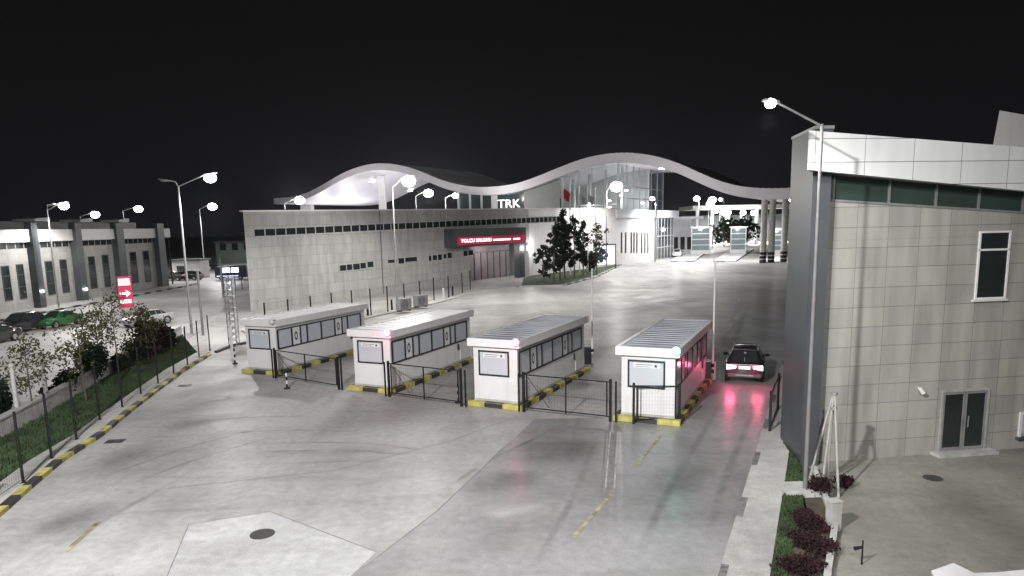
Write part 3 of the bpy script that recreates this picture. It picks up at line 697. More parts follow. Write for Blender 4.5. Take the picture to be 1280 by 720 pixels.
# lamp at the right building: arm reaches over the footpath toward the kiosks
pole_px(1006, 621, 1027, 155, [(962, 131, True)], 'tall street lamp at the corner of the right building, arm over the lane', 1400, rpole=.07, head=(.5, .2), angle=165, mat=m_polegrey)
pb = G(1000, 618); o = MB().box(-.6, .5, -.5, .4, 0, .27); tag(o.build('lamp_footing', m_kgrey, loc=(pb.x, pb.y, .0), bevel=.02), 'concrete footing block under the lamp by the right building', 'footing')
for (bx, by, ty, lab) in [(254, 419, 338, 'plain grey post right of the twin-armed lamp'), (279, 372, 322, 'plain grey post before the lit van'), (216, 356, 264, 'thin dark post at the end of the long left building'), (322, 355, 300, 'x')][:3]:
    B_ = G(bx, by); h = AT(bx, ty, B_.y).z
    o = MB(); o.tube((0, 0, 0), (0, 0, h), .11, .09, 10); o.box(-.16, .16, -.16, .16, 0, .04); tag(o.build('post', m_steel if by != 356 else m_black, loc=B_, smooth=True), lab, 'post')

# ------------------------------------------------------------------ right building
wdv = Vector((7.45, 1.0)).normalized(); RB = Vector((10.23, 23.06)); nin = Vector((-wdv.y, wdv.x))
rb = thing('stone_clad_building', 'stone-clad building at the right with white fascia and dark corner pier', 'building', (RB.x, RB.y, 0), math.atan2(wdv.y, wdv.x))
def RV(px, py, o=0.0):                          # pixel on the wall plane moved o metres outward
    P = RB-nin*o; return V(px, py, P, wdv)
m_stone = PANEL('stone_slabs_greenish', (.345, .345, .325), 1.12, .66, .009, .07, .0, .55, .5, .3, tint=(.345, .345, .315))
m_fasc = PANEL('white_fascia_panels', (.74, .75, .77), 1.66, .71, .012, .02, 0, .35, .3, .1)
zt0 = RV(1012, 163, .75)[1]; zt1 = RV(1280, 184, .75); zb0 = RV(1014, 212, .75)[1]; zb1 = RV(1280, 238, .75)[1]; tl = RV(1010, 190, .75)[0]
zt1 = zt1[1]
tR = 13.0; sl = lambda a, b, t: a+(b-a)*(t-tl)/(RV(1280, 200, .75)[0]-tl)
wtop = zb0+.2
MB().box(0, tR, 0, .44, 0, wtop-2.403).build('wall', m_stone, rb)
bb = MB(); bb.prism([(.05, .45), (tR, .45), (tR+4, 9), (5.2, 9)], 0.02, wtop); bb.build('core_wall', m_dgrey, rb)
fa = MB(); fa.prism([(tl, -.75), (tR, -.75), (tR, 2.2), (tl+1.95, 2.2)], [zb0, sl(zb0, zb1, tR), sl(zb0, zb1, tR), zb0], [zt0, sl(zt0, zt1, tR), sl(zt0, zt1, tR), zt0])
fa.build('roof_fascia', m_fasc, rb)
# window band under the fascia
b0 = RV(1043, 219, .05)[1]; b1 = RV(1045, 249, .05)[1]; bt = RV(1043, 235, .05)[0]
br1, br0 = RV(1278, 264, .05)[1], RV(1278, 240, .05)[1]
bR = RV(1278, 250, .05)[0]; lnb = lambda a, b, t: a+(b-a)*(t-bt)/(bR-bt)
zlo, zhi = (lambda t: lnb(b1, br1, t)), (lambda t: lnb(b0, br0, t))
def slb(mb, ta, tb, fl, fh, y0, y1): mb.prism([(ta, y0), (tb, y0), (tb, y1), (ta, y1)], [fl(ta), fl(tb), fl(tb), fl(ta)], [fh(ta), fh(tb), fh(tb), fh(ta)])
fr = MB(); slb(fr, bt-.08, tR, lambda t: zlo(t)-.07, zlo, -.03, .2); slb(fr, bt-.08, tR, zhi, lambda t: zhi(t)+.5, -.03, .2)
for px in (1043, 1113, 1172, 1226, 1282, 1340): t_ = RV(px, 240, .05)[0]; slb(fr, t_-.03, t_+.03, zlo, zhi, -.03, .2)
fo = fr.build('window', m_steel, rb); pn = MB(); slb(pn, bt, tR, zlo, zhi, .02, .2); pn.build('pane', M('green_grey_glass', (.035, .055, .048), .12, .2, .4, spec=.6), fo)
lw = MB(); slb(lw, 0, tR, lambda t: wtop-2.4, lambda t: zlo(t)-.072, .003, .44); lw.build('lintel_wall', m_stone, rb)
# tall window
t0, z1_ = RV(1224, 289); t1, z0_ = RV(1256, 373); zm = RV(1240, 312)[1]
fr = MB(); f_ = .065
for a in ((t0, t1, z0_, z0_+f_), (t0, t1, z1_-f_, z1_), (t0, t1, zm-f_/2, zm+f_/2)): fr.box(a[0], a[1], -.05, .03, a[2], a[3])
for a in (t0, t1-f_): fr.box(a, a+f_, -.05, .03, z0_+f_, z1_-f_)
fo = fr.build('window', m_plaster, rb); MB().box(t0+f_, t1-f_, -.012, .03, z0_+f_, z1_-f_).build('pane', m_glassd, fo)
MB().box(t0-.08, t1+.05, -.1, 0, z0_-.07, z0_-.002).build('sill', m_whitepole, fo)
# glass doors with frame, threshold, pull handles
t0, z1_ = RV(1177, 488); t1, z0_ = RV(1230, 560); z0_ = .12; fw = .07
t0 += .0
fr = MB(); fr.box(t0, t1, -.06, .04, z1_-fw, z1_); fr.box(t0, t0+fw, -.06, .04, z0_, z1_-fw); fr.box(t1-fw, t1, -.06, .04, z0_, z1_-fw)
do = fr.build('door', m_stake, rb); tm = (t0+t1)/2
for a, b in ((t0+fw, tm-.004), (tm+.004, t1-fw)):
    lf = MB(); lf.box(a, a+.07, -.045, .02, z0_+.01, z1_-fw-.01); lf.box(b-.07, b, -.045, .02, z0_+.01, z1_-fw-.01); lf.box(a+.07, b-.07, -.045, .02, z0_+.01, z0_+.11); lf.box(a+.07, b-.07, -.045, .02, z1_-fw-.09, z1_-fw-.01)
    lf.build('door_leaf', m_steel, do); MB().box(a+.07, b-.07, -.015, .01, z0_+.11, z1_-fw-.09).build('pane', m_glassd, do)
for xx in (tm-.12, tm+.12): MB().bar((xx, -.1, .95), (xx, -.1, 1.35), .03, .03).build('handle', m_steel, do)
MB().box(t0-.25, t1+.2, -.45, 0, 0.01, .12).build('doorstep', m_kgrey, rb)
# wall lamp, downpipe shadow gap, far white door at the frame edge
t_, z_ = RV(1148, 487); w_ = MB(); w_.tube((t_, 0, z_+.06), (t_, -.12, z_+.06), .04); w_.tube((t_-.06, -.12, z_+.1), (t_+.06, -.2, z_-.1), .07, .075, 12); w_.build('wall_lamp', m_whitepole, rb)
t_, z_ = RV(1275, 515); 
fr = MB(); fr.box(t_-.02, t_+.08, -.06, .04, .45, z_); fr.box(t_+.08, t_+1.2, -.06, .04, z_-.1, z_); wo = fr.build('window', m_white, rb); MB().box(t_+.08, t_+1.2, -.03, .02, .55, z_-.1).build('pane', m_blind, wo); MB().box(t_-.1, t_+1.3, -.14, .0, .36, .448).build('sill', m_dgrey, wo)
# dark pier at the lane corner
pz = AT(1000, 159, 22.8).z-.08
loc2 = lambda v: ((Vector(v)-RB).dot(wdv), (Vector(v)-RB).dot(nin))
pr = [loc2(v) for v in ((9.6, 22.7), (10.2, 22.73), (11.3, 25.7), (10.0, 25.5))]
p_ = MB(); p_.prism(pr, 0, pz); p_.build('corner_pier', m_dgrey, rb)
cap = MB(); cx = sum(a[0] for a in pr)/4; cy = sum(a[1] for a in pr)/4
cap.prism([(cx+(a[0]-cx)*1.04, cy+(a[1]-cy)*1.04) for a in pr], pz+.002, pz+.1); cap.build('pier_cap', m_steel, rb)
# rooftop gable
A_ = AT(1237, 185, 30); B_ = AT(1249.5, 138, 30); C_ = AT(1300, 156, 30)
gb = MB(); x0, z0 = A_.x, sl(zt0, zt1, 8)-.6
for_ = [(A_.x, 30, z0), (C_.x+1.5, 30, z0), (C_.x+1.5, 30, C_.z), (B_.x, 30, B_.z), (A_.x+.12, 30, A_.z)]
vs = [(p[0]+d*.7, p[1]+d, p[2]) for d in (0, 1.6) for p in for_]
gb.add(vs, [(4, 3, 2, 1, 0), (5, 6, 7, 8, 9)]+[(i, (i+1) % 5, 5+(i+1) % 5, 5+i) for i in range(5)])
gable = gb.build('roof_gable', m_plaster, rb); gable.matrix_parent_inverse = rb.matrix_basis.inverted()

# planting on the right: maroon shrubs, stakes, white box, sapling
def leaves(mb, c, r, n, size, mi=0, flat=.8):
    for _ in range(n):
        u, w_, th = random.random(), random.uniform(-1, 1), random.uniform(0, 6.283)
        rr = u**.45; q = math.sqrt(1-w_*w_)
        p = Vector((c[0]+r[0]*rr*q*math.cos(th), c[1]+r[1]*rr*q*math.sin(th), c[2]+r[2]*rr*w_))
        a = Vector((random.gauss(0, 1), random.gauss(0, 1), random.gauss(0, .7))).normalized(); b = a.orthogonal().normalized()
        b.rotate(Matrix.Rotation(random.uniform(0, 6.28), 3, a)); e = a.cross(b)
        s = size*random.uniform(.6, 1.3)
        mb.add([p-b*s-e*s*.1, p-e*s*.45, p+b*s, p+e*s*.45], [(0, 1, 2, 3)], mi)
def shrub(c, r, h, mat, label, cat='shrub', grp=None, n=500, size=.09, lumps=6, name='shrub'):
    t = thing(name, label, cat, (c[0], c[1], c[2] if len(c) > 2 else .1), 0, grp)
    b = MB()
    for k in range(lumps):
        a = 6.283*k/lumps+random.uniform(-.4, .4); d = r*random.uniform(.15, .62); zc = h*random.uniform(.35, .75)
        leaves(b, (d*math.cos(a), d*math.sin(a), zc), (r*.5, r*.5, h*.32), n//lumps, size)
    leaves(b, (0, 0, h*.45), (r*.75, r*.75, h*.45), n//3, size)
    b.build('foliage', mat, t)
    s = MB()
    for k in range(6): a = random.uniform(0, 6.28); s.tube((0, 0, 0), (r*.5*math.cos(a), r*.5*math.sin(a), h*.7), .018, .006, 5)
    s.build('stem', m_bark, t); return t
for i, (px, py, rr, hh, lab) in enumerate([(1022, 622, .5, .7, 'maroon shrub at the foot of the leaning white stakes'), (1054, 610, .3, .45, 'small maroon shrub right of the white stakes'), (1014, 664, .55, .45, 'maroon shrub behind the white pillar box'), (1022, 692, .6, .42, 'maroon shrub along the white kerb, toward the camera'), (1003, 652, .45, .35, 'low brown shrub before the lamp footing'), (1000, 716, .65, .4, 'brown shrub nearest the camera in the right bed'), (1006, 682, .55, .38, 'brown shrub in the middle of the right bed')]):
    shrub(G(px, py), rr, hh, m_leafr, lab, grp='low maroon shrubs in the right bed', n=950, size=.05, lumps=9)
st = thing('stake_tripod', 'three leaning white stakes tied together beside the right building', 'stakes', G(1036, 612))
top = AT(1043, 492, G(1036, 612).y)-Vector(st.location)
for fx, fy in ((1010, 606), (1027, 612), (1048, 622), (1034, 600)):
    q = G(fx, fy)-Vector(st.location); MB().tube(q, top+Vector((q.x*.05, q.y*.05, 0)), .042, .03, 8).build('stake', m_stake, st, smooth=True)
for z in (.0, -.45): MB().tube(top+Vector((0, 0, z-.04)), top+Vector((0, 0, z+.04)), .1, n=10).build('collar', m_steel, st)
wb = MB(); wb.box(-.15, .15, -.14, .14, 0, .8); wb.box(-.17, .17, -.16, .16, .802, .84)
wbo = tag(wb.build('pillar_box', m_kgrey, loc=G(1041, 662), rz=.15, bevel=.01), 'pale pillar box at the end of the white kerb', 'cabinet')
MB().box(-.1, .1, -.148, -.141, .2, .65).build('cover_plate', m_kgrey, wbo)
hb = thing('bent_pipe_stub', 'small dark sprinkler stub standing in the yard', 'pipe', G(1077, 706))
MB().tube((0, 0, 0), (0, 0, .62), .022, .018, 8).build('riser', m_black, hb); MB().tube((0, 0, .45), (-.2, 0, .42), .03, .05, 8).build('spout', m_black, hb)
# pale awning just below the camera
aw = thing('awning', 'white curved awning edge at the lower right corner', 'awning', (6.55, 10.4, -.5), .1)
prof = []
for i in range(15):
    u = i/14; prof.append((u*5.2, 3.05+.26*math.exp(-((u-.05)/.06)**2)+.02*u*5+.12*math.exp(-((u+.02)/.05)**2)*0))
b = MB(); n = len(prof)
rows = [(0, 0), (-.25, -.16), (-1.1, -.3), (-2.0, -.34)]
vs = [(x, dy, z+dz) for dy, dz in rows for x, z in prof] + [(x, dy, z+dz-.04) for dy, dz in rows for x, z in prof]
fs = []
for r_ in range(3):
    for i in range(n-1):
        a = r_*n+i; fs += [(a, a+1, a+n+1, a+n), (4*n+a, 4*n+a+n, 4*n+a+n+1, 4*n+a+1)]
for i in range(n-1): fs += [(i, 4*n+i, 4*n+i+1, i+1), (3*n+i, 3*n+i+1, 7*n+i+1, 7*n+i)]
for r_ in range(3): fs += [(r_*n, r_*n+n, 4*n+r_*n+n, 4*n+r_*n), (r_*n+n-1, 4*n+r_*n+n-1, 5*n+r_*n+n-1, r_*n+2*n-1)]
b.add(vs, fs); b.build('cover', m_white, aw, smooth=True)
for x in (.3, 4.8): MB().tube((x, -.6, 0), (x, -.6, 3.0), .05, n=8).build('post', m_steel, aw)

# ------------------------------------------------------------------ terminal
TA, TC = Vector((-26.9, 72.3)), Vector((20.8, 140.0)); twd = (TC-TA).normalized(); tn = Vector((-twd.y, twd.x)); TL = (TC-TA).length
tm_ = thing('terminal_building', 'long grey terminal with window band, red entrance sign and glazed hall', 'building', (TA.x, TA.y, 0), math.atan2(twd.y, twd.x))
def TV(px, py, o=0.0): return V(px, py, TA-tn*o, twd)
m_clad = PANEL('grey_stone_cladding', (.36, .36, .35), 1.5, 1.1, .02, .07, .5, .6, .62, .22)
za, zc = TV(314, 265)[1], TV(766, 260.5)[1]
zt = lambda t: za+(zc-za)*t/TL
tr0, tr1 = TV(588, 340)[0], TV(662, 335)[0]; zr = TV(600, 306)[1]
sk = lambda t, d: (t+.76*d, d)                   # the plan is a parallelogram
def wallpiece(t0, t1, z0, mat, name, d0=0, d1=18):
    MB().prism([(t0, d0), (t1, d0), sk(t1, d1), sk(t0, d1)], z0, [zt(t0), zt(t1), zt(t1), zt(t0)]).build(name, mat, tm_)
wallpiece(0, tr0, 0, m_clad, 'wall'); wallpiece(tr0+.003, tr1-.003, zr, m_clad, 'wall'); wallpiece(tr1, TL, 0, m_plaster, 'wall')
MB().prism([(tr0, 4), (tr1, 4), (tr1, 6), (tr0, 6)], 0, zr).build('entrance_wall', M('mauve_grey_render', (.2, .17, .18), .6, .2, .5), tm_)
e_ = MB()
for k in range(9): x = tr0+1+(tr1-tr0-2)*k/8; e_.box(x-.08, x+.08, 3.9, 4, 0, 4.2)
e_.box(tr0, tr1, 3.9, 4, 4.2, 4.4); e_.build('entrance_frame', m_dgrey, tm_)
cp_ = MB(); cp_.box(-.15, TL+.02, -.15, .25, 0, .0)
kk = MB()
for t0, t1 in ((0, TL),): kk.prism([(-.12, -.12), (TL+.1, -.12), (TL+.1, .4), (-.12, .4)], [zt(0)+.002, zt(TL)+.002]*1+[zt(TL)+.002, zt(0)+.002], [zt(0)+.16, zt(TL)+.16, zt(TL)+.16, zt(0)+.16])
kk.build('parapet_cap', m_white, tm_)
# long window band
q0a, q0b = TV(316, 287)[1], TV(316, 295.5)[1]; tq = TV(620, 277)[0]; q1a, q1b = TV(620, 274)[1], TV(620, 280.5)[1]
t0 = TV(317, 290)[0]; ln = lambda a, b, t: a+(b-a)*(t-t0)/(tq-t0)
t1 = TV(700, 275)[0]
fr = MB(); n = 46
def slab_(mb, ta, tb, fl, fh, y0, y1): mb.prism([(ta, y0), (tb, y0), (tb, y1), (ta, y1)], [fl(ta), fl(tb), fl(tb), fl(ta)], [fh(ta), fh(tb), fh(tb), fh(ta)])
zl_, zh_ = (lambda t: ln(q0b, q1b, t)), (lambda t: ln(q0a, q1a, t))
slab_(fr, t0, t1, lambda t: zl_(t)-.12, zl_, -.06, .02); slab_(fr, t0, t1, zh_, lambda t: zh_(t)+.12, -.06, .02)
for k in range(n+1): x = t0+(t1-t0)*k/n; slab_(fr, x-.06, x+.06, zl_, zh_, -.06, .02)
fo = fr.build('window', m_kgrey, tm_); pn = MB(); slab_(pn, t0, t1, zl_, zh_, -.02, .02); pn.build('pane', m_glassd, fo)
# groups of little windows
for grp in ([(424.5, 432.5, 331.5, 338.5), (433, 440, 330.5, 337.5), (441, 449.5, 329.5, 337), (450, 457, 328.5, 335.5), (459, 466.5, 327, 334)],
            [(484.5, 496, 324.5, 328.5), (497.5, 505, 322.5, 329.5), (506, 521, 321.5, 327)], [(535.5, 539, 319.5, 326), (540.5, 546, 319, 325), (547, 552, 318, 325), (554, 558, 317.5, 323), (559, 564.5, 316, 322.5)], [(579, 584, 313.5, 320), (585, 591, 313, 319)]):
    for a, b, c, d in grp:
        fr, pn = MB(), MB()
        ta, zh = TV(a, (c+d)/2)[0], TV((a+b)/2, c)[1]; tb, zl = TV(b, (c+d)/2)[0], TV((a+b)/2, d)[1]
        fr.box(ta, tb, -.07, .02, zl-.08, zl); fr.box(ta, tb, -.07, .02, zh, zh+.08); fr.box(ta-.08, ta, -.07, .02, zl-.08, zh+.08); fr.box(tb, tb+.08, -.07, .02, zl-.08, zh+.08)
        pn.box(ta, tb, -.03, .02, zl, zh)
        fo = fr.build('window', m_kgrey, tm_); pn.build('pane', m_glassd, fo)
t_ = TV(476, 300)[0]; MB().box(t_-.06, t_+.06, -.03, .01, 0, zt(t_)-.05).build('expansion_joint', m_dgrey, tm_)
# entrance canopy and its red lettered sign
c0, c1 = TV(566, 285, 1.6)[0], TV(658, 306, 1.6)[0]; cz1, cz0 = TV(612, 285, 1.6)[1], TV(612, 307, 1.6)[1]
MB().box(c0, c1, -1.6, 3.9, cz0, cz1).build('entrance_canopy', m_dgrey, tm_)
s0, s1 = TV(572, 295, 1.65)[0], TV(656, 304.5, 1.65)[0]; sz1, sz0 = TV(612, 295, 1.65)[1], TV(612, 304.5, 1.65)[1]; sh = sz1-sz0
sg = MB().box(s0, s1, -1.78, -1.602, sz0, sz1).build('entrance_sign', m_signred, tm_)
tw = TV(615, 300, 1.8)[0]-TV(577, 300, 1.8)[0]
tx = text('YOLCU SALONU', sh*.66, m_text, sg, ((TV(596, 300, 1.8)[0]), -1.795, (sz0+sz1)/2), (R(90), 0, 0))
tx.scale = (tw/max(tx.dimensions.x, .1) if False else 1, 1, 1)
wx = max(v.co.x for v in tx.data.vertices)-min(v.co.x for v in tx.data.vertices); tx.scale = (tw/wx, 1, 1)
sb = MB(); x = TV(617, 300, 1.8)[0]; xe = TV(650, 300, 1.8)[0]; random.seed(3)
while x < xe:
    w_ = random.uniform(.25, .5); sb.box(x, min(x+w_, xe), -1.80, -1.782, sz0+sh*.36, sz0+sh*.58); x += w_+(.12 if random.random() < .85 else .7)
sb.build('small_lettering', m_text, sg)
t_ = TV(653, 340, 1.2)[0]; MB().box(t_-.7, t_+.7, -1.2, -.2, 0, cz0-.003).build('entrance_pillar', m_dgrey, tm_)
for px, rr in ((652.5, .35), (663, .5)):
    t_, z_ = TV(px, 310, .6); MB().ball((t_, -1.9 if px < 655 else -.6, z_), rr, rr, rr*1.2).build('entrance_lamp', m_lens, tm_, smooth=True)
ca_, sa_ = math.cos(tm_.rotation_euler.z), math.sin(tm_.rotation_euler.z)
def tw_(t, y, z): return (TA.x+twd.x*t+tn.x*y, TA.y+twd.y*t+tn.y*y, z)
point(tw_((tr0+tr1)/2, 1.5, cz0-1), 350, (1, .85, .85), .3)
# white end section with slit windows
TD = Vector((38.2, 168.8)); ewd = (TD-TC).normalized(); EV = lambda px, py: V(px, py, TC, ewd); eL = (TD-TC).length+5
en = Vector((-ewd.y, ewd.x)); erz = math.atan2(ewd.y, ewd.x)-tm_.rotation_euler.z
eloc = (TL, 0, 0)
ez1 = EV(790, 262)[1]; ez0 = EV(790, 272)[1]; eb = EV(818, 300)[0]
MB().prism([(.01, 0), (eb, 0), (eb, 8), (.01, 8)], 0, ez0).build('end_wall', m_plaster, tm_, eloc, erz)
MB().prism([(.01, -.3), (eL, -.3), (eL, 10), (.01, 10)], ez0+.003, ez1).build('end_fascia', m_white, tm_, eloc, erz)
for px in (776.8, 782, 789, 792.4, 796, 802, 806, 809.7):
    ta, z1 = EV(px, 290); z0 = EV(px, 316.5)[1]; f = MB(); f.box(ta-.42, ta+.42, -.05, .02, z0, z1); fo = f.build('window', m_kgrey, tm_, eloc, erz)
    MB().box(ta-.3, ta+.3, -.07, .01, z0+.1, z1-.1).build('pane', m_glassd, fo)
MB().tube((eb+.3, -.2, 0), (eb+.3, -.2, ez1), .28, n=10).build('downpipe', m_steel, tm_, eloc, erz)
g_ = MB(); g_.box(eb+.6, eL, 1, 1.2, 0, ez0); g_.build('end_glazing', m_hallb, tm_, eloc, erz)
g_ = MB()
for k in range(8): x = eb+.6+(eL-eb-.6)*k/7; g_.box(x-.09, x+.09, .9, 1, 0, ez0)
for z in (2.6, 5.2): g_.box(eb+.6, eL, .9, 1, z-.09, z+.09)
g_.build('glazing_frame', m_whitepole, tm_, eloc, erz)

# ------------------------------------------------------------------ wave roof
RE, RD = Vector((52.0, 137.0)), Vector((-.88, .475)).normalized(); RBk = Vector((-RD.x*0+.475, .88)).normalized()
tops = [(1012, 234), (988.9, 234.4), (972, 235.8), (957.8, 236), (931, 234.4), (904.4, 229), (877.8, 217.8), (855.6, 206.7), (843.3, 201.5), (821.4, 195.3), (799.4, 191.2), (777.5, 190.2), (755.5, 192), (733.6, 196.3), (711.7, 204), (685, 215), (657, 226.5), (635, 232), (602, 234.5), (585, 233), (570, 230.5), (550, 225), (525, 213.5), (505, 207), (485, 204), (465, 204), (445, 209), (425, 217.5), (407, 229), (385, 241), (367, 246.5), (342, 248)]
sv = [V(px, py, RE, RD) for px, py in tops]
ss, zz = [a for a, _ in sv], [b for _, b in sv]
sg_ = np.linspace(ss[0], ss[-1], 150); zg = np.interp(sg_, ss, zz)
for _ in range(12): zg[1:-1] = (zg[:-2]+2*zg[1:-1]+zg[2:])/4
zt_ = lambda s: float(np.interp(s, sg_, zg))
th = lambda s: 2.05-.5*min(1, max(0, (s-40)/70))
wr = thing('wave_canopy', 'large white wave-shaped roof sweeping over the terminal and toll lanes', 'canopy', (RE.x, RE.y, 0))
def rp(s, d, z): p = RD*s+RBk*d; return (p.x, p.y, z)
DEP = 36
n = len(sg_)
def ribbon(d0, z0f, d1, z1f):
    b = MB(); vs = [rp(s, d0, z0f(s)) for s in sg_]+[rp(s, d1, z1f(s)) for s in sg_]
    return b.add(vs, [(i, i+1, n+i+1, n+i) for i in range(n-1)])
m_soff = M('white_soffit', (.66, .65, .69), .5, .04, .3)
m_seam = M('dark_seam_roof', (.2, .2, .21), .45, .25, .25)
ribbon(0, zt_, 0, lambda s: zt_(s)-th(s)).build('fascia', m_soff, wr, smooth=True)
b = ribbon(0, zt_, DEP, zt_)
for s in np.arange(sg_[0]+.5, sg_[-1], 1.15):
    b.add([rp(s-.06, .3, zt_(s)+.002), rp(s+.06, .3, zt_(s)+.002), rp(s+.06, .3, zt_(s)+.16), rp(s-.06, .3, zt_(s)+.16), rp(s-.06, DEP, zt_(s)+.002), rp(s+.06, DEP, zt_(s)+.002), rp(s+.06, DEP, zt_(s)+.16), rp(s-.06, DEP, zt_(s)+.16)], [(0, 1, 2, 3), (7, 6, 5, 4), (0, 4, 5, 1), (1, 5, 6, 2), (2, 6, 7, 3), (3, 7, 4, 0)])
b.build('roof_sheet', m_seam, wr)
ribbon(0, lambda s: zt_(s)-th(s), DEP, lambda s: zt_(s)-th(s)).build('soffit', m_soff, wr, smooth=True)
b = ribbon(DEP, zt_, DEP, lambda s: zt_(s)-th(s))
for s in (sg_[0], sg_[-1]): b.add([rp(s, 0, zt_(s)), rp(s, DEP, zt_(s)), rp(s, DEP, zt_(s)-th(s)), rp(s, 0, zt_(s)-th(s))], [(0, 1, 2, 3)])
b.build('rear_fascia', m_soff, wr, smooth=True)
for px, d in ((958, 1.5), (976, 5)):
    s = V(px, 300, RE, RD)[0]
    for k in ((-.75, .75) if d < 2 else (0,)):
        b = MB(); x, y, _ = rp(s+k, d, 0); b.tube((x, y, 0), (x, y, zt_(s)-th(s)-.01), .62, n=16); co = b.build('column', m_kgrey, wr, smooth=True)
        c2 = MB(); 
        for q in range(3): c2.tube((x, y, .1+q*.75), (x, y, .1+q*.75+.5), .66, n=16)
        c2.build('guard_band', m_yel if False else m_black, co)
# soffit lamps
for px, py in ((465, 227), (430, 247), (513, 246), (828, 209.5), (795, 219), (986, 250)):
    r_ = ray(px, py); best = None
    for d in np.linspace(1, DEP-1, 80):
        t_, z_ = V(px, py, RE+RBk*d, RD); e = abs(z_-(zt_(t_)-th(t_)))
        if best is None or e < best[0]: best = (e, t_, d)
    _, t_, d = best; p = rp(t_, d, zt_(t_)-th(t_)-.1)
    MB().ball(p, .75, .75, .09).build('downlight', m_lens, wr, smooth=True)
    spot((RE.x+p[0], RE.y+p[1], p[2]-.3), 3500 if px < 900 else 9000, angle=165)
for px, Y, z, e in ((415, 205, 9, 3600), (450, 215, 9, 3600), (490, 198, 9, 3600), (845, 162, 9.0, 2500)):  # unseen uplights added below the wave to brighten its soffit
    q_ = AT(px, 300, Y); point((q_.x, Y, z), e, (.97, .95, 1), .6)
# ------------------------------------------------------------------ glazed hall under the wave (part of the terminal)
hall = []
inv = tm_.matrix_basis.inverted()
def hp(s, d, z): p = RE+RD*s+RBk*d; return (p.x, p.y, z)
def hallpart(mb, name, mat, parent=tm_):
    o = mb.build(name, mat, parent)
    if parent is tm_: o.matrix_parent_inverse = inv
    return o
D0 = 2.0
sP = lambda px: V(px, 255, RE+RBk*D0, RD)[0]
sa, sb_, sc_ = sP(773), sP(700), sP(655)
def curtain(s0, s1, zb, mat, name, k=24, d=D0):
    b = MB(); S_ = np.linspace(s0, s1, k); vs = [hp(s, d, zb) for s in S_]+[hp(s, d, zt_(s)-th(s)+.02) for s in S_]
    b.add(vs, [(i, i+1, k+i+1, k+i) for i in range(k-1)]); return hallpart(b, name, mat)
curtain(sa, sb_, 8.5, m_hall, 'hall_glazing'); curtain(sb_+.003, sc_, 8.5, M('hall_grey_wall', (.24, .25, .25), .6, .1, .3), 'hall_wall')
mu = MB()
for px in (703, 713, 724, 740, 757, 773): s = sP(px); a = hp(s, D0-.12, 8.5); mu.bar(a, (a[0], a[1], zt_(s)-th(s)), .34 if px != 773 else .6, .3)
hallpart(mu, 'hall_mullion', m_white)
# side glazing running back
b = MB(); k = 12; S_ = np.linspace(0, 33, k); vs = [hp(sa-.02, D0+d, 8.5) for d in S_]+[hp(sa-.02, D0+d, zt_(sa)-th(sa)) for d in S_]
b.add(vs, [(i, i+1, k+i+1, k+i) for i in range(k-1)]); hallpart(b, 'hall_side_glazing', m_hallb)
mu = MB()
for d in (5, 9.5, 14, 18.5, 23, 28, 33): a = hp(sa-.15, D0+d, 8.5); mu.bar(a, (a[0], a[1], zt_(sa)-th(sa)), .22, .3)
for z in (11.2, 13.8, 16.4): mu.bar(hp(sa-.12, D0, z), hp(sa-.12, D0+33, z), .16, .16)
hallpart(mu, 'hall_mullion', m_steel)
# low glazed strip left of the hall, with white columns and big white letters
sL, sR_ = sP(572), sP(655)
curtain(sR_+.01, sL, 8.5, M('strip_glazing', (.05, .07, .07), .1, .2, .4), 'strip_glazing', d=D0+1)
for px, w_ in ((572, .5), (586.5, .5), (601, .5), (617, 1.5)):
    s = sP(px); a = hp(s, D0+.4, 8.5); b = MB(); b.bar(a, (a[0], a[1], zt_(s)-th(s)), w_, .6); hallpart(b, 'hall_column', m_white)
p1, p2 = AT(621, 259.5, 150), AT(651, 259.5, 150)
d_ = V(636, 250, RE+RBk*1.2, RD); pz_ = d_[1]; sT = d_[0]
lz = V(636, 260.5, RE+RBk*1.2, RD)[1]; lh = V(636, 249.5, RE+RBk*1.2, RD)[1]-lz
pT = hp(sT, 1.2, lz+lh/2); tx = text('TRK', lh*1.35, EM('white_letters', (1, 1, 1), 1.4), tm_, pT, (R(90), 0, math.atan2(-RD.y, -RD.x)), 'roof_lettering', .08)
wx = max(v.co.x for v in tx.data.vertices)-min(v.co.x for v in tx.data.vertices)
tx.scale = ((abs(V(622, 255, RE+RBk*1.2, RD)[0]-V(650, 255, RE+RBk*1.2, RD)[0]))/wx, 1, 1); tx.matrix_parent_inverse = inv
# inside the hall: floor, rear wall, gallery, columns and lit lamps
q_ = MB(); q_.prism([hp(sa-.3, D0+.5, 0)[:2], hp(sc_, D0+.5, 0)[:2], hp(sc_, D0+22, 0)[:2], hp(sa-.3, D0+22, 0)[:2]], 8.6, 9.0); hallpart(q_, 'hall_floor', m_kgrey)
m_hin = M('hall_inner_wall', (.45, .46, .46), .7, .1, .3)
b = MB(); S_ = np.linspace(sa-.3, sc_, 20); vs = [hp(q2, D0+21, 9) for q2 in S_]+[hp(q2, D0+21, zt_(q2)-th(q2)) for q2 in S_]; b.add(vs, [(i, i+1, 21+i, 20+i) for i in range(19)]); hallpart(b, 'hall_rear_wall', m_hin)
b = MB()
for s_ in np.linspace(sa+2, sb_, 4): a = hp(s_, D0+8, 9); b.tube(a, (a[0], a[1], zt_(s_)-th(s_)), .35, n=10)
b.tube(hp(sa+2, D0+8, 12.6), hp(sb_, D0+8, 12.6), .16, n=8); b.tube(hp(sa+2, D0+8, 10.2), hp(sb_, D0+8, 10.2), .12, n=8); hallpart(b, 'hall_frame', m_plaster)
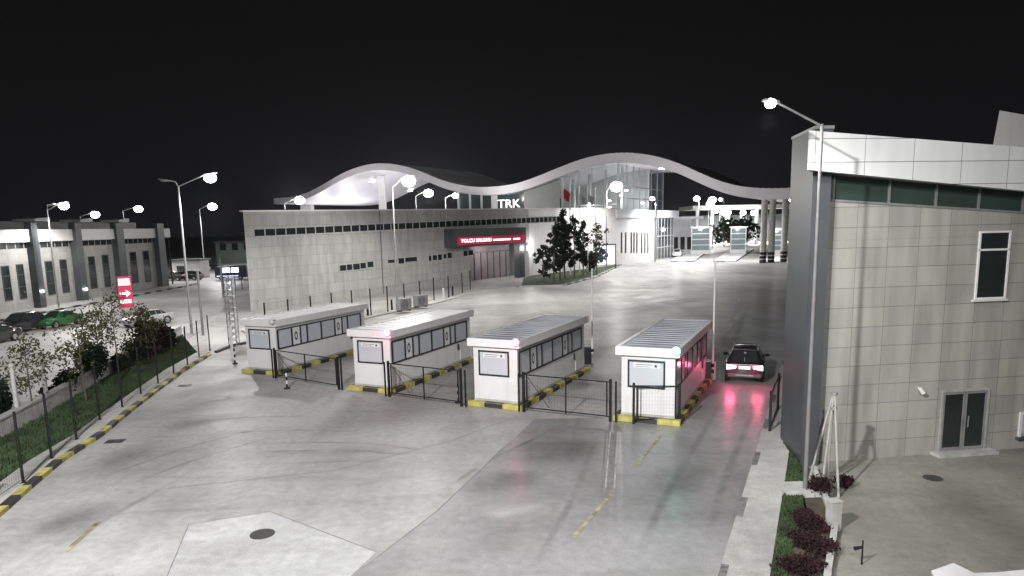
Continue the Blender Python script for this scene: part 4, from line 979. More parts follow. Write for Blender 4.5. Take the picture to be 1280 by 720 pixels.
for k, (fs_, d, z) in enumerate(((.15, 6, 14.5), (.4, 9, 13.5), (.7, 7, 12.6), (.25, 15, 16), (.55, 15, 12.2), (.03, 18, 13))):
    s_ = sa+(sb_-sa)*fs_; p = hp(s_, D0+d, z); b = MB(); b.ball(p, .45, .45, .18, 10, 6); hallpart(b, 'hall_lamp', m_lens, tm_).data.materials[0] = m_lens; point((p[0], p[1], z-.5), 420, (.92, 1, .97), .3)
# small things on the roof terrace in front of the glazing
MB_ = MB(); a = hp(sP(714), .6, 10.5); 
# rear walls under the left wave
b = MB(); 
for px, w_ in ((372, 4.0), (368, 2.0)):
    s = V(px, 258, RE+RBk*20, RD)[0]
s = V(384, 258, RE+RBk*16, RD)[0]; b.bar(hp(s, 16, 0), hp(s, 16, zt_(s)-th(s)), 3.2, 3.2)
s2 = V(478, 250, RE+RBk*10, RD)[0]; b.bar(hp(s2, 10, 0), hp(s2, 10, zt_(s2)-th(s2)), 1.8, 1.8)
o = b.build('column', m_plaster, wr); o.matrix_parent_inverse = wr.matrix_basis.inverted()

# ------------------------------------------------------------------ flagpoles with hanging flags
m_flagr = M('red_flag_cloth', (.4, .02, .04), .8, .15, 2); m_flagg = M('grey_flag_cloth', (.38, .38, .39), .8, .15, 2)
for px, by, ty, fl, lab in ((704.8, 347, 228, m_flagr, 'flagpole with a hanging red flag, leftmost before the glazed hall'), (713, 345, 224, None, 'bare white flagpole right of the red flag'), (724.7, 343, 233, m_flagg, 'flagpole with a hanging grey flag, left of two'), (735, 341, 233, m_flagg, 'flagpole with a hanging grey flag, right of two'), (744.5, 339, 236, None, 'bare white flagpole nearest the bright lamp')):
    B_ = G(px, by); h = AT(px, ty, B_.y).z-.15; t = thing('flagpole', lab, 'flagpole', (B_.x, B_.y, .15), 0, 'flagpoles before the terminal')
    b = MB(); b.tube((0, 0, 0), (0, 0, h), .11, .06, 8); b.ball((0, 0, h+.08), .12, .12, .12, 8, 6); b.build('pole', m_whitepole, t, smooth=True)
    if fl:
        z1 = AT(px, 236 if fl is m_flagr else 243, B_.y).z; z0 = AT(px, 249 if fl is m_flagr else 253, B_.y).z
        b = MB(); nx, nz = 7, 8; vs = []
        for j in range(nz+1):
            for i in range(nx+1):
                u, v_ = i/nx, j/nz; vs.append((.08+u*1.05*(1-.25*v_), .18*math.sin(u*9+v_*2)*u, z1+(z0-z1)*v_-u*.9*(1-.3*v_)))
        b.add(vs, [(j*(nx+1)+i, j*(nx+1)+i+1, (j+1)*(nx+1)+i+1, (j+1)*(nx+1)+i) for j in range(nz) for i in range(nx)]); b.build('flag', fl, t, smooth=True)

# ------------------------------------------------------------------ long building on the left
LP, Ld = Vector((-54.0, 60.0)), Vector((0, 1)); LV = lambda px, py, o=0.0: V(px, py, LP+Vector((o, 0)), Ld)
lbd = thing('pilastered_building', 'long pale building at the left with dark pilasters and tall narrow windows', 'building', (LP.x, LP.y, 0), R(90))
m_clad2 = PANEL('pale_cladding', (.4, .4, .385), 1.2, .9, .015, .06, .5, .6, .6, .2)
te = LV(206, 320)[0]; q = lambda px, py, o=0: LV(px, py, o)
zA, zB = q(2, 294)[1], q(195, 281)[1]; ztl = (zA+zB)/2
zf = (q(2, 310)[1]+q(195, 292.5)[1])/2; zw = (q(2, 318)[1]+q(195, 300)[1])/2
MB().box(0, te, 0, 25, 0, zw).build('wall', m_clad2, lbd)
MB().box(0, te, .1, 25, zw+.002, zf).build('upper_wall', m_clad2, lbd)
MB().box(0, te+1.5, -.45, 25, zf+.003, ztl).build('fascia', m_white, lbd)
MB().box(0, te, 4, 25, ztl+.003, ztl+1.0).build('roof', m_dgrey, lbd)
fr = MB(); pnb = MB(); pnb.box(0, te-.02, -.02, .09, zw+.01, zf-.01)
k = 0.0
while k < te: fr.box(k, k+.1, -.05, .09, zw+.01, zf-.01); k += 1.35
fr.box(0, te-.02, -.05, .09, zw+.01, zw+.08); fr.box(0, te-.02, -.05, .09, zf-.08, zf-.01)
fo = fr.build('window', m_kgrey, lbd); pnb.build('pane', m_glassd, fo)
pil = [(46, 53.5), (100, 107.5), (151, 160), (202, 210)]
pts_ = [q((a+b)/2, 380-.13*a, .5)[0] for a, b in pil]
for i, (a, b) in enumerate(pil):
    ta, tb = q(a, 340, .8)[0], q(b, 340, .8)[0]; c = (ta+tb)/2; w_ = min(1.2, (tb-ta)/2)
    MB().box(c-w_, c+w_, -.8, 0, 0, ztl+.75).build('pilaster', m_dgrey, lbd)
for a in (-.9, 2.0): pass
for (a, b, y0, y1) in ((3, 13, 332, 376), (22, 31, 330, 374), (58, 67.5, 326, 369), (76.5, 85.5, 324, 366), (112.5, 121, 320, 361), (130, 138, 318, 359), (165, 173, 314.5, 354), (181.5, 189, 313, 352.5)):
    ta, tb = q(a, 350)[0], q(b, 350)[0]; z1, z0 = q((a+b)/2, y0)[1], max(.5, q((a+b)/2, y1)[1])
    f = MB(); e = .09
    for c in ((ta, ta+e, z0, z1), (tb-e, tb, z0, z1), (ta+e, tb-e, z0, z0+e), (ta+e, tb-e, z1-e, z1)): f.box(c[0], c[1], -.06, .02, c[2], c[3])
    for zz_ in (z0+(z1-z0)*.35, z0+(z1-z0)*.7): f.box(ta+e, tb-e, -.06, .02, zz_-.04, zz_+.04)
    fo = f.build('window', m_dgrey, lbd); MB().box(ta+e, tb-e, -.02, .02, z0+e, z1-e).build('pane', m_glassd, fo)
for px, py, y2, name in ((54, 288, 296, 'roof_vent'), (108, 281, 288, 'roof_vent'), (154, 275, 284, 'roof_vent')):
    t_, z_ = LV(px, py, -3); z_ = max(z_, ztl+1.3)
    b = MB(); b.box(t_-1.3, t_+1.3, 3, 5.6, ztl+1.004, z_-.25); b.prism([(t_-1.4, 2.9), (t_+1.4, 2.9), (t_+1.4, 5.7), (t_-1.4, 5.7)], z_-.248, [z_, z_+.25, z_+.25, z_]); b.build(name, m_white, lbd)
for px, py in ((53, 364), (107.5, 361.5)):
    t_, z_ = LV(px, py, .9); p = MB().ball((t_, -.95, z_), .13, .13, .13, 10, 6).build('wall_lamp', m_lens, lbd, smooth=True)

# ------------------------------------------------------------------ red direction sign
B_ = G(160.5, 402); Y = B_.y
t = thing('direction_sign', 'tall red sign with a white arrow beside the side road', 'sign', (B_.x, B_.y, 0), .42)
z1 = AT(160, 345.5, Y).z; z0 = AT(160, 384.5, Y).z; w_ = (AT(168, 360, Y).x-AT(152.5, 360, Y).x)/2
MB().box(-w_, w_, -.12, .12, z0, z1).build('panel', m_signred, t, bevel=.02)
for x in (-w_*.7, w_*.7): MB().box(x-.06, x+.06, -.06, .06, 0, z0-.002).build('leg', m_steel, t)
hgt = z1-z0; a = MB(); zc_ = z0+hgt*.46; y = -.135
a.add([(-w_*.75, y, zc_-.09), (w_*.15, y, zc_-.09), (w_*.15, y, zc_-.3), (w_*.75, y, zc_), (w_*.15, y, zc_+.3), (w_*.15, y, zc_+.09), (-w_*.75, y, zc_+.09)], [tuple(range(7))]); a.build('arrow', m_text, t)
a = MB(); random.seed(5)
for zc_, hh in ((z0+hgt*.87, .17), (z0+hgt*.76, .1), (z0+hgt*.24, .07), (z0+hgt*.17, .05)):
    x = -w_*.8
    while x < w_*.75: wd_ = random.uniform(.07, .16); a.box(x, min(x+wd_, w_*.8), y-.004, y+.014, zc_-hh, zc_+hh); x += wd_+.05
a.build('small_lettering', m_text, t)

# ------------------------------------------------------------------ toll kiosks, islands, far canopy
for (a, b, base, ty, lab) in ((864, 890, 319, 283, 'tall glazed toll kiosk on the left toll island'), (913, 935, 318, 283, 'tall glazed toll kiosk on the middle toll island'), (966.5, 979, 319, 285, 'tall glazed toll kiosk behind the canopy columns')):
    p, q_ = G(a, base), G(b, base); w_ = (q_.x-p.x); h = AT((a+b)/2, ty, p.y).z
    t = thing('toll_kiosk', lab, 'toll kiosk', ((p.x+q_.x)/2, p.y, 0), -.3, 'toll kiosks under the wave canopy'); w_ /= 2; d = 3.2
    MB().box(-w_, w_, 0, d, .2, 1.0).build('base_wall', m_white, t)
    MB().box(-w_+.1, w_-.1, .1, d-.1, 1.003, h-.3).build('pane', m_kglass, t)
    f = MB()
    for x in (-w_, w_-.22): 
        for y in (0, d-.22): f.box(x, x+.22, y, y+.22, 1.003, h-.3)
    for k in range(5): z = 1.003+(h-1.5)*k/4; f.box(-w_+.223, w_-.223, .0, .09, z, z+.2); f.box(-w_+.0, -w_+.09, .223, d-.223, z, z+.2); f.box(w_-.09, w_, .223, d-.223, z, z+.2)
    f.build('frame', m_white, t); MB().box(-w_-.35, w_+.35, -.4, d+.4, h-.297, h).build('roof', m_white, t)
    point((t.location.x-1, t.location.y-2.5, h-.6), 450, (1, 1, 1), .5)
m_kw = m_pave
for i, (L, lab) in enumerate((([(838, 327), (868, 327), (888, 312), (862, 311)], 'white toll island on the left, black patched kerb'), ([(892, 327), (920, 327), (942, 312), (914, 311)], 'white toll island in the middle, black patched kerb'), ([(950, 329), (976, 328), (984, 316), (966, 315)], 'white toll island round the canopy columns'))):
    ps = [Vector(G(*p)[:2]) for p in L]; b = MB(); b.prism(ps, .004, .22, 0); c = sum(ps, Vector((0, 0)))/4
    for j in range(4):
        u, v_ = ps[j], ps[(j+1) % 4]; n_ = max(2, int((v_-u).length/1.6)); nr = Vector(((v_-u).y, -(v_-u).x)).normalized()*.12
        for k in range(0, n_, 2): b.prism([u.lerp(v_, k/n_)+nr, u.lerp(v_, (k+1)/n_)+nr, u.lerp(v_, (k+1)/n_), u.lerp(v_, k/n_)], .004, .225, 1)
    tag(b.build('toll_island', [m_white, m_blk]), lab, 'traffic island', 'toll islands under the wave canopy')
Yf = 265; xa, xb = AT(866, 260, Yf).x, AT(1030, 260, Yf).x; zf1, zf0 = AT(930, 256, Yf).z, AT(930, 261, Yf).z
fc = thing('far_canopy', 'long flat canopy on columns far behind the toll kiosks', 'canopy', ((xa+xb)/2, Yf, 0)); hw = (xb-xa)/2
MB().box(-hw, hw, 0, 22, zf0, zf1).build('roof', m_plaster, fc)
for k in range(9): x = -hw+2+(2*hw-4)*k/8; MB().box(x-.5, x+.5, 1, 2, 0, zf0-.003).build('column', m_plaster, fc)
MB().box(-hw+1, hw, 20, 21.5, 0, zf0-2).build('rear_wall', m_dgrey, fc)
for px in (905, 950, 990): x = AT(px, 262, Yf).x; spot((x, Yf+6, zf0-.4), 36000, angle=165)
# pale shed between the white corner and the toll kiosks
a, b = G(838, 318), G(866, 318); sdh = AT(850, 271, a.y).z
sh_ = thing('flat_roofed_annex', 'pale flat-roofed annex between the terminal corner and the toll kiosks', 'building', (a.x, a.y, 0), -.2)
MB().box(0, b.x-a.x, 0, 12, 0, sdh-.7).build('wall', m_plaster, sh_); MB().box(-.3, b.x-a.x+3, -.5, 12.5, sdh-.697, sdh).build('roof', m_white, sh_)
for k in range(3): MB().box(.8+k*1.7, 1.9+k*1.7, -.05, .02, 1.2, 4.5).build('window', m_glassd, sh_)
# distant block at the left
a = AT(272, 340, 190); bt_ = thing('distant_block', 'dim greenish block in the dark behind the car park', 'building', (a.x, 190, 0))
MB().box(0, 14, 0, 10, 0, AT(290, 304, 190).z).build('wall', M('dim_green_render', (.16, .2, .18), .7, .15, .3), bt_); MB().box(-.3, 14.3, -.3, 10.3, AT(290, 304, 190).z+.003, AT(290, 304, 190).z+.5).build('roof', m_dgrey, bt_)
for k in range(4): MB().box(1.2+k*3.2, 2.8+k*3.2, -.06, .02, 3.4, 5.4).build('window', m_glassd, bt_)
a = AT(217, 352, 128); bt_ = thing('gatehouse', 'small pale gatehouse beyond the end of the long building', 'building', (a.x, 128, 0))
MB().box(0, 5, 0, 4, 0, 3.2).build('wall', m_plaster, bt_); MB().box(-.3, 5.3, -.3, 4.3, 3.203, 3.5).build('roof', m_dgrey, bt_); MB().box(.8, 2.4, -.04, .02, 1.1, 2.3).build('window', m_glassd, bt_)

# ------------------------------------------------------------------ cars
def car(loc, rz, paint, label, kind='suv', tail=False, head=False, plate=False, scale=1.0, detail=True):
    t = thing('parked_car' if not tail else 'waiting_car', label, 'car', (loc[0], loc[1], .0 if len(loc) < 3 else loc[2]), rz, None)
    t.scale = (scale,)*3
    if kind == 'suv':
        ST = [(0.0, .38, .86, .88, .78, .70), (.05, .30, .98, 1.0, .885, .76), (.22, .26, 1.03, 1.07, .905, .74), (.42, .25, 1.04, 1.33, .915, .69), (.68, .25, 1.05, 1.585, .92, .63), (1.2, .25, 1.04, 1.655, .925, .625), (2.0, .25, 1.02, 1.67, .925, .63), (2.6, .25, 1.0, 1.62, .925, .62), (3.02, .25, .99, 1.36, .92, .66), (3.42, .26, .985, 1.06, .91, .72), (3.9, .27, .94, .98, .89, .70), (4.35, .3, .82, .86, .84, .64), (4.55, .36, .68, .72, .74, .56)]
        rw = (3, 4); ws = (7, 9); sw = (3, 9)
    else:
        ST = [(0.0, .36, .80, .82, .74, .66), (.06, .28, .92, .95, .84, .74), (.5, .24, .95, .98, .86, .74), (.8, .23, .95, 1.06, .865, .68), (1.25, .23, .94, 1.36, .87, .60), (1.8, .23, .92, 1.44, .87, .585), (2.4, .23, .9, 1.43, .87, .59), (2.75, .23, .89, 1.28, .87, .62), (3.2, .24, .88, .97, .865, .70), (3.8, .26, .82, .86, .84, .66), (4.3, .3, .7, .74, .78, .58), (4.45, .36, .6, .62, .7, .5)]
        rw = (3, 4); ws = (6, 8); sw = (3, 8)
    L = ST[-1][0]; yc = L/2*0
    def ring(s):
        y, zb, zl, zr_, wb_, wr_ = s
        h = [(0, zb), (wb_*.8, zb), (wb_*.985, zb+.14), (wb_*1.02, zb+(zl-zb)*.55), (wb_, zl), (wb_-(wb_-wr_)*.12, zl+min(.03, (zr_-zl)*.3)), (wr_, zr_-min(.05, (zr_-zl)*.3)), (wr_*.82, zr_), (0, zr_+.02)]
        return [(x, y, z) for x, z in h]+[(-x, y, z) for x, z in h[-2:0:-1]]
    rings = [ring(s) for s in ST]; k = len(rings[0]); b = MB()
    b.add([p for r_ in rings for p in r_], [(i*k+j, i*k+(j+1) % k, (i+1)*k+(j+1) % k, (i+1)*k+j) for i in range(len(ST)-1) for j in range(k)]+[tuple(range(k))[::-1], tuple((len(ST)-1)*k+j for j in range(k))])
    bo = b.build('body', paint, t, smooth=True)
    def patch(i0, i1, j0, j1, nrm, name, u0=.06, u1=.94, v0=.08, v1=.92, mat=m_glassd, sub=1):
        A, B, C, D = (Vector(rings[i0][j0]), Vector(rings[i1][j0]), Vector(rings[i1][j1]), Vector(rings[i0][j1]))
        f = lambda u, v: (A.lerp(B, u)).lerp(D.lerp(C, u), v)+Vector(nrm)
        return [f(u0, v0), f(u1, v0), f(u1, v1), f(u0, v1)]
    for j0, j1, sx in ((5, 6, .012), (k-5, k-6, -.012)):
        for i in range(sw[0], sw[1]):
            if ST[i][3]-ST[i][2] < .15 and ST[i+1][3]-ST[i+1][2] < .15: continue
            MB().add(patch(i, i+1, j0, j1, (sx, 0, .004), '', .04, .97), [(0, 1, 2, 3)]).build('window', m_glassd, t)
    for (i0, i1), nm, ny in ((rw, 'rear_window', -.012), (ws, 'windscreen', .012)):
        g = MB(); pA, pB = rings[i0], rings[i1]
        if nm == 'rear_window': pA = rings[i0-1]
        w0, w1 = pA[7][0]*1.12, pB[7][0]*1.05
        zA_, zB_ = pA[8][2], pB[8][2]; yA, yB = pA[8][1], pB[8][1]
        n_ = 5; rows_ = []
        ii = list(range(i0-1 if nm == 'rear_window' else i0, i1+1))
        for idx in ii:
            P = rings[idx]; row = [(P[7][0]*1.02*f_, P[8][1]+ny*1.5, P[8][2]-.02*abs(f_)**2+.012) for f_ in np.linspace(-1, 1, n_)]; rows_.append(row)
        vs = [p for r_ in rows_ for p in r_]
        g.add(vs, [(a*n_+c, a*n_+c+1, (a+1)*n_+c+1, (a+1)*n_+c) for a in range(len(rows_)-1) for c in range(n_-1)]); g.build(nm, m_glassd, t, smooth=True)
    for y in (.82, L-.85):
        for sx in (-1, 1):
            w = MB(); xo = ST[5][4]*1.0; w.tube((sx*(xo-.2), y, .34), (sx*(xo+.025), y, .34), .34, n=20); wo = w.build('wheel', m_rubber, t, smooth=True)
            MB().tube((sx*(xo+.026), y, .34), (sx*(xo+.034), y, .34), .22, .2, n=12).build('rim', m_rim, wo)
            ar = MB(); N = 12
            vs = [(sx*(xo+.02), y+rr*math.cos(math.pi*q/N), .34+rr*math.sin(math.pi*q/N)) for rr in (.345, .41) for q in range(N+1)]
            ar.add(vs, [(q, q+1, N+2+q, N+1+q) for q in range(N)]); ar.build('wheel_arch', m_black, t)
    if detail:
        lo, hi = (.74, .97) if kind == 'suv' else (.68, .86)
        for sx in (-1, 1):
            f = MB(); w_ = ST[1][4]
            vs = [(sx*.42, -.02, lo+.08), (sx*w_*.96, -.0, lo), (sx*(w_+.004), .14, lo+.03), (sx*(w_-.004), .2, hi), (sx*w_*.95, .02, hi), (sx*.42, -.012, hi-.05)]
            vs2 = [(x*.94, y+.1, z) for x, y, z in vs]
            f.add(vs+vs2, [(0, 1, 4, 5), (1, 2, 3, 4), (11, 10, 7, 6), (10, 9, 8, 7)]+[(i, (i+1) % 6, 6+(i+1) % 6, 6+i) for i in range(6)])
            f.build('tail_light', m_tail if tail else m_red, t)
            h_ = MB(); z = ST[-2][2]-.1; h_.ball((sx*ST[-2][4]*.78, L-.13, z), .17, .12, .09, 10, 6); h_.build('headlight', m_lens if head else m_lensoff, t, smooth=True)
            mr = MB(); my = 2.75 if kind == 'suv' else 2.6; mr.ball((sx*(ST[6][4]+.13), my, 1.05 if kind == 'suv' else .97), .13, .07, .085, 10, 6); mr.bar((sx*(ST[6][4]-.04), my, 1.0 if kind == 'suv' else .92), (sx*(ST[6][4]+.1), my, 1.03 if kind == 'suv' else .95), .05, .04); mr.build('wing_mirror', m_black, t, smooth=True)
        zp = .78 if kind == 'suv' else .72
        MB().box(-.27, .27, -.035, -.004, zp, zp+.13).build('number_plate', m_plate if plate else m_white, t)
        bp = MB(); bp.box(-.8, .8, -.06, .25, .36, .55); bp.build('rear_bumper', m_dgrey if tail else paint, t, bevel=.04)
        if tail:
            MB().box(-.42, .42, -.075, -.062, .44, .5).build('bumper_trim', m_steel, t)
            hb_ = MB(); hb_.bar((-.62, -.015, 1.0), (.62, -.015, 1.0), .05, .05); hb_.build('tailgate_trim', m_steel, t)
            for sx in (-1, 1): r_ = MB(); r_.bar((sx*.6, .8, 1.68), (sx*.6, 2.5, 1.7), .05, .05); r_.build('roof_rail', m_steel, t)
            r_ = MB(); r_.box(-.62, .62, .55, .86, 1.63, 1.67); r_.build('spoiler', paint, t, bevel=.015)
            r_ = MB(); r_.bar((0, .16, 1.12), (-.02, .33, 1.3), .03, .02); r_.build('wiper', m_steel, t)
            r_ = MB(); r_.ball((0, .5, 1.52), .07, .05, .05, 8, 6); r_.build('brake_light', m_steel, t)
    return t
pt_dark = M('dark_car_paint', (.016, .014, .016), .35, .05, 1, coat=.7); pt_black = M('black_car_paint', (.015, .015, .017), .3, .05, 1, coat=.7)
pt_white = M('white_car_paint', (.75, .75, .76), .35, .04, 1, coat=.5); pt_green = M('green_car_paint', (.016, .11, .03), .35, .05, 1, coat=.5); pt_silver = M('silver_car_paint', (.42, .42, .43), .35, .05, 1, metal=.3, coat=.5)
cl = G(930, 480.5); hd = math.atan2(-LD.x, LD.y)
car((cl.x, cl.y), hd+.07, pt_dark, 'dark estate car with glowing red tail lights waiting in the exit lane', tail=True, plate=True, scale=1.02)
for sx in (-1, 1):
    p = Vector((cl.x, cl.y)); n_ = Vector((LD.y, -LD.x)); q2 = p+n_*sx*.68-LD*.3
    point((q2.x, q2.y, .86), 20, (1, .05, .2), .1)
n_ = -.15
car(G(51, 410), math.pi-.05, pt_black, 'black off-road car parked on the side road at the left')
car(G(16, 424), math.pi-.05, pt_dark, 'dark car cut by the left edge of the picture', 'sedan')
car(G(95, 404), math.pi-.1, pt_green, 'bright green car behind the saplings at the left', 'sedan')
car(G(212, 402.5), math.pi-.5, pt_silver, 'silver car beside the twin-armed lamp on the side road', 'sedan')
car(G(846, 321.5), -.3, pt_white, 'white car parked before the glazed end of the terminal', 'suv', scale=1.15)
car(G(897, 303), 2.6, pt_white, 'white car in the bright plaza left of the middle toll kiosk', 'suv')
car(G(942, 304.5), 2.7, pt_white, 'white car in the bright plaza right of the middle toll kiosk', 'sedan', head=True)
for px, py, rz, pt, kd, lab in ((232, 351, 1.2, pt_black, 'suv', 'black car beyond the end of the long building, nearer of two'), (252, 350, 1.4, pt_dark, 'suv', 'dark car right of the tall twin-armed lamp pole'), (262, 339, 1.6, pt_silver, 'sedan', 'pale car in the far car park'), (276, 338, 1.5, pt_dark, 'sedan', 'dark car left of the lit van')):
    car(G(px, py), rz, pt, lab, kd)
# van with lit windows
B_ = G(289, 350); t = thing('parked_van', 'dark van with bright lit windows in the far car park', 'van', (B_.x, B_.y, 0), .2)
b = MB(); b.prism([(-2.6, 0), (2.6, 0), (2.6, 2), (-2.6, 2)], .4, [2.3, 2.5, 2.5, 2.3]); b.build('body', M('blue_van_paint', (.03, .035, .08), .4, .1, 1), t, bevel=.12)
w_ = MB(); w_.box(-1.3, -.1, -.03, .02, 1.3, 2.1); fo = w_.build('window', EM('lit_van_window', (.75, .82, 1), 6), t)
w_ = MB(); w_.box(.15, 1.3, -.03, .02, 1.3, 2.1); w_.build('window', EM('lit_van_window', (.7, .8, 1), 5), t)
w_ = MB(); w_.box(-2.3, 1.2, -.03, .02, .62, .8); w_.build('side_strip', EM('van_strip_light', (.5, .6, 1), 1.5), t)
for x in (-1.6, 1.6):
    w_ = MB(); w_.tube((x, -.05, .38), (x, .25, .38), .38, n=16); wo = w_.build('wheel', m_rubber, t); MB().tube((x, -.06, .38), (x, -.052, .38), .22, n=12).build('rim', m_rim, wo)

# ------------------------------------------------------------------ trees and shrubs on the left and in the island
def tree(c, h, r, label, mat, grp, ntr=.45, n=900, size=.1, lumps=14, trunk=.06, name='sapling', tall=1.0, cat='tree'):
    t = thing(name, label, cat, (c[0], c[1], c[2]), 0, grp)
    tr_ = MB(); lean = Vector((random.uniform(-.15, .15), random.uniform(-.15, .15), 0))
    tip = Vector((0, 0, h*.93))+lean; fork = Vector((0, 0, h*ntr))+lean*.4
    tr_.tube((0, 0, -.05), fork, trunk, trunk*.7, 7); tr_.tube(fork, tip, trunk*.7, trunk*.15, 6)
    cr_ = MB()
    for k in range(lumps):
        f = (k+.5)/lumps; z = h*(ntr*.85+(1-ntr*.85)*f); a = random.uniform(0, 6.28); w = r*math.sin(math.pi*min(.97, .18+.8*f**1.1))**.7 if tall == 1 else r*(1-.65*f)
        d = w*random.uniform(.3, .85); p = Vector((d*math.cos(a), d*math.sin(a), z))+lean*f
        st_ = fork.lerp(tip, max(0, f-.25)); tr_.tube(st_, p, trunk*.3, trunk*.08, 5)
        rr = r*random.uniform(.28, .48); leaves(cr_, p, (rr, rr, rr*.85), int(n/lumps), size)
    for k in range(lumps//2):
        f = random.random(); a = random.uniform(0, 6.28); d = r*random.uniform(.7, 1.1); leaves(cr_, (d*math.cos(a), d*math.sin(a), h*(ntr+(1-ntr)*f*.9)), (.25*r, .25*r, .25*r), 14, size)
    tr_.build('trunk', m_bark, t, smooth=True); cr_.build('crown', mat, t); return t
random.seed(21)
sapg = 'young trees on the lawn by the low wall'
for px, py, hh, rr, lab in ((43, 524, 3.3, 1.15, 'thin sapling left of the grey post by the low wall'), (108, 503, 3.9, 1.35, 'thin sapling between the dark shrubs near the low wall'), (150, 477, 4.4, 1.5, 'leafy sapling in front of the red sign'), (128, 470, 3.4, 1.1, 'small sapling behind the leafy one by the red sign'), (186, 452, 3.2, 1.1, 'small sapling right of the red sign')):
    tree(G(px, py, .1), hh*1.12, rr*1.05, lab, m_leafl, sapg, n=700, size=.085, lumps=18, trunk=.045)
shg = 'dark shrubs along the low wall'
for px, py, rr, hh, mt, lab in ((-2, 528, 1.1, 2.3, m_leafd, 'dark shrub cut by the left edge of the picture'), (65, 505, .55, .95, m_leafd, 'low dark shrub nearest the first sapling'), (84, 497, .75, 1.6, m_leafd, 'dark shrub in the middle of the low wall planting'), (118, 480, 1.25, 2.6, m_leafd, 'large dark shrub beneath the second sapling'), (148, 466, .7, 1.3, m_leafd, 'small dark shrub under the leafy sapling'), (170, 453, 1.0, 1.9, m_leafd, 'dark shrub below the red sign'), (188, 449, 1.35, 3.2, m_leafr, 'tall maroon shrub right of the red sign'), (205, 440, 1.0, 2.5, m_leafr, 'maroon shrub leaning toward the side road'), (213, 436, .7, 1.7, m_leafd, 'dark shrub at the end of the planting row')):
    shrub(G(px, py, .1), rr*.85, hh*.9, mt, lab, grp=shg, n=int(1000*rr), size=.12, lumps=9)
B_ = G(24, 530, .1); h = AT(12, 450, B_.y).z-.1
for px, py, ty, lab in ((24, 532, 450, 'grey concrete post by the low wall, left of the first sapling'), (60, 512, 420, 'grey concrete post by the low wall, right of the first sapling')):
    B_ = G(px, py, .1); o = MB(); h = 2.6; o.tube((0, 0, 0), (0, 0, h), .1, .085, 10); o.ball((0, 0, h+.05), .13, .13, .12, 10, 6); tag(o.build('post', m_kgrey, loc=B_, smooth=True), lab, 'post')
isg = 'trees on the grass island before the terminal'
for px, py, hh, rr, mt, lab, n_, lp, tl_ in ((692, 354, 8.0, 1.25, m_leafd, 'slim dark tree at the left of the grass island', 800, 22, 1), (700, 351, 9.0, 1.35, m_leafd, 'dark upright tree second from the left on the island', 950, 24, 1), (706, 347, 10.3, 1.3, m_leafd, 'tallest dark tree with a pointed top on the island', 950, 26, 0), (718, 348, 9.2, 1.35, m_leafd, 'dark upright tree just right of the pointed one', 950, 24, 1), (729, 345, 8.6, 1.3, m_leafd, 'dark slim tree fourth across on the island', 800, 22, 1), (680, 355, 5.2, 1.2, m_leafd, 'low dark tree at the left edge of the island', 500, 14, 1), (746, 341, 8.0, 1.7, m_leafl, 'sparse pale tree before the white facade', 420, 18, 1)):
    tree(G(px, py, .15), hh, rr, lab, mt, isg, ntr=.24, n=n_, size=.27, lumps=lp, trunk=.13, name='tree', tall=tl_)
for px, lab in ((737, 'dark hedge block on the island, right of the dark trees'),):
    c = G(px, 339, .15); shrub(c, 2.0, 3.6, m_leafd, lab, grp=None, n=700, size=.3, name='shrub')
# illuminated poster stand near the white facade
c = G(757, 336, .15); t = thing('poster_stand', 'lit white poster stand in a dark frame by the white facade', 'poster stand', (c.x, c.y, .15), .35)
h = AT(757, 304, c.y).z-.3; w_ = 1.9
f = MB(); 
for x in (-w_-.15, w_): f.box(x, x+.2, -.1, .1, 0, h)
f.box(-w_, w_, -.1, .1, h-.25, h); f.build('frame', m_dgrey, t); MB().box(-w_, w_, -.04, .04, .8, h-.253).build('panel', EM('backlit_poster', (.8, .85, 1), .9), t)
a = MB()
for (x, z, rx, rz) in ((-.7, 3.2, .7, .5), (-.9, 1.9, .5, .8), (.2, 2.5, .35, .5)):
    if z+rz < h: a.ball((x, -.045, z), rx, .012, rz, 12, 6)
a.build('printed_patch', M('poster_blue', (.05, .07, .2), .5, .2, 2), t)
# dark trees far behind the toll plaza
random.seed(31)
for px, Y, hh, rr, lab in ((905, 240, 9, 4.5, 'dark tree far behind the toll kiosks, left'), (918, 250, 8, 4.5, 'dark tree far behind the middle toll kiosk'), (934, 245, 9, 4.0, 'dark tree far behind, just left of the columns')):
    c = AT(px, 300, Y); tree((c.x, Y, 0), hh, rr, lab, m_leafd, 'dark trees behind the toll plaza', ntr=.2, n=420, size=.7, lumps=16, trunk=.25, name='tree')

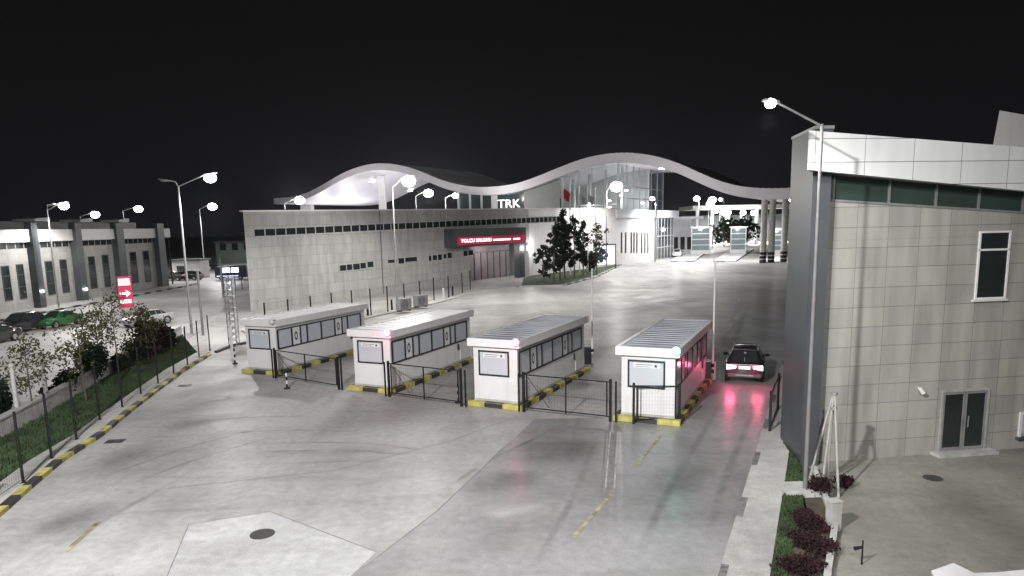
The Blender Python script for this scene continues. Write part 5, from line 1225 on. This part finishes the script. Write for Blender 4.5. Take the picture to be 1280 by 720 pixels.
# ------------------------------------------------------------------ night light
W = bpy.data.worlds.new('World'); S.world = W; W.use_nodes = True
n = W.node_tree; bg = n.nodes['Background']
tc = n.nodes.new('ShaderNodeTexCoord'); sx = n.nodes.new('ShaderNodeSeparateXYZ'); rp_ = n.nodes.new('ShaderNodeValToRGB')
n.links.new(tc.outputs['Generated'], sx.inputs[0]); n.links.new(sx.outputs[2], rp_.inputs[0])
rp_.color_ramp.elements[0].position = 0; rp_.color_ramp.elements[0].color = (.008, .008, .0092, 1)
rp_.color_ramp.elements[1].position = .25; rp_.color_ramp.elements[1].color = (.0052, .0052, .0054, 1)
n.links.new(rp_.outputs[0], bg.inputs['Color']); bg.inputs['Strength'].default_value = 1.0
# floodlights on the mast that carries the camera and on the roofs beside it
spot((-9, 1, 17), 54000, (-4, 34, 0), 95, .7, (1, .985, .96), .35)
spot((1, -3, 15), 13500, (1, 24, 0), 110, .8, (1, .985, .96), .35)
spot((3.0, -2, 12.5), 1700, (12, 23, 6), 90, .8, (1, .98, .9), .3)
# added overhead fill for the inner apron, plaza and side road, no poles there
for x, y, e in ((-9, 58, 3600), (4, 80, 7500), (22, 108, 8000), (40, 150, 15000), (-36, 56, 4500), (-42, 92, 2500)):
    spot((x, y, 12.5), e, angle=165, blend=.4, rad=2.2)

# ------------------------------------------------------------------ render settings
S.view_settings.view_transform = 'Standard'; S.view_settings.look = 'None'; S.view_settings.exposure = 0; S.view_settings.gamma = 1
S.view_settings.use_curve_mapping = False
S.render.engine = 'CYCLES'
c = S.cycles; c.use_denoising = True; c.max_bounces = 5; c.diffuse_bounces = 3; c.glossy_bounces = 3; c.transmission_bounces = 2
c.sample_clamp_indirect = 3; c.sample_clamp_direct = 0; c.caustics_reflective = False; c.caustics_refractive = False; c.use_light_tree = True
# ------------------------------------------------------------------ night air, haze added to stand in for lens bloom
hz = tag(MB().box(-1010, 1010, -160, 1510, -1, 30).build('haze', bpy.data.materials.new('bloom_haze')), 'thin haze added for the glow around the lamps', 'haze', kind='stuff')
mt = hz.data.materials[0]; mt.use_nodes = True; n = mt.node_tree; n.nodes.remove(n.nodes['Principled BSDF'])
pv = n.nodes.new('ShaderNodeVolumePrincipled'); pv.inputs['Color'].default_value = (.88, .93, 1, 1); pv.inputs['Density'].default_value = .00007; pv.inputs['Anisotropy'].default_value = .8
lk(n, pv.outputs[0], n.nodes['Material Output'].inputs['Volume'])
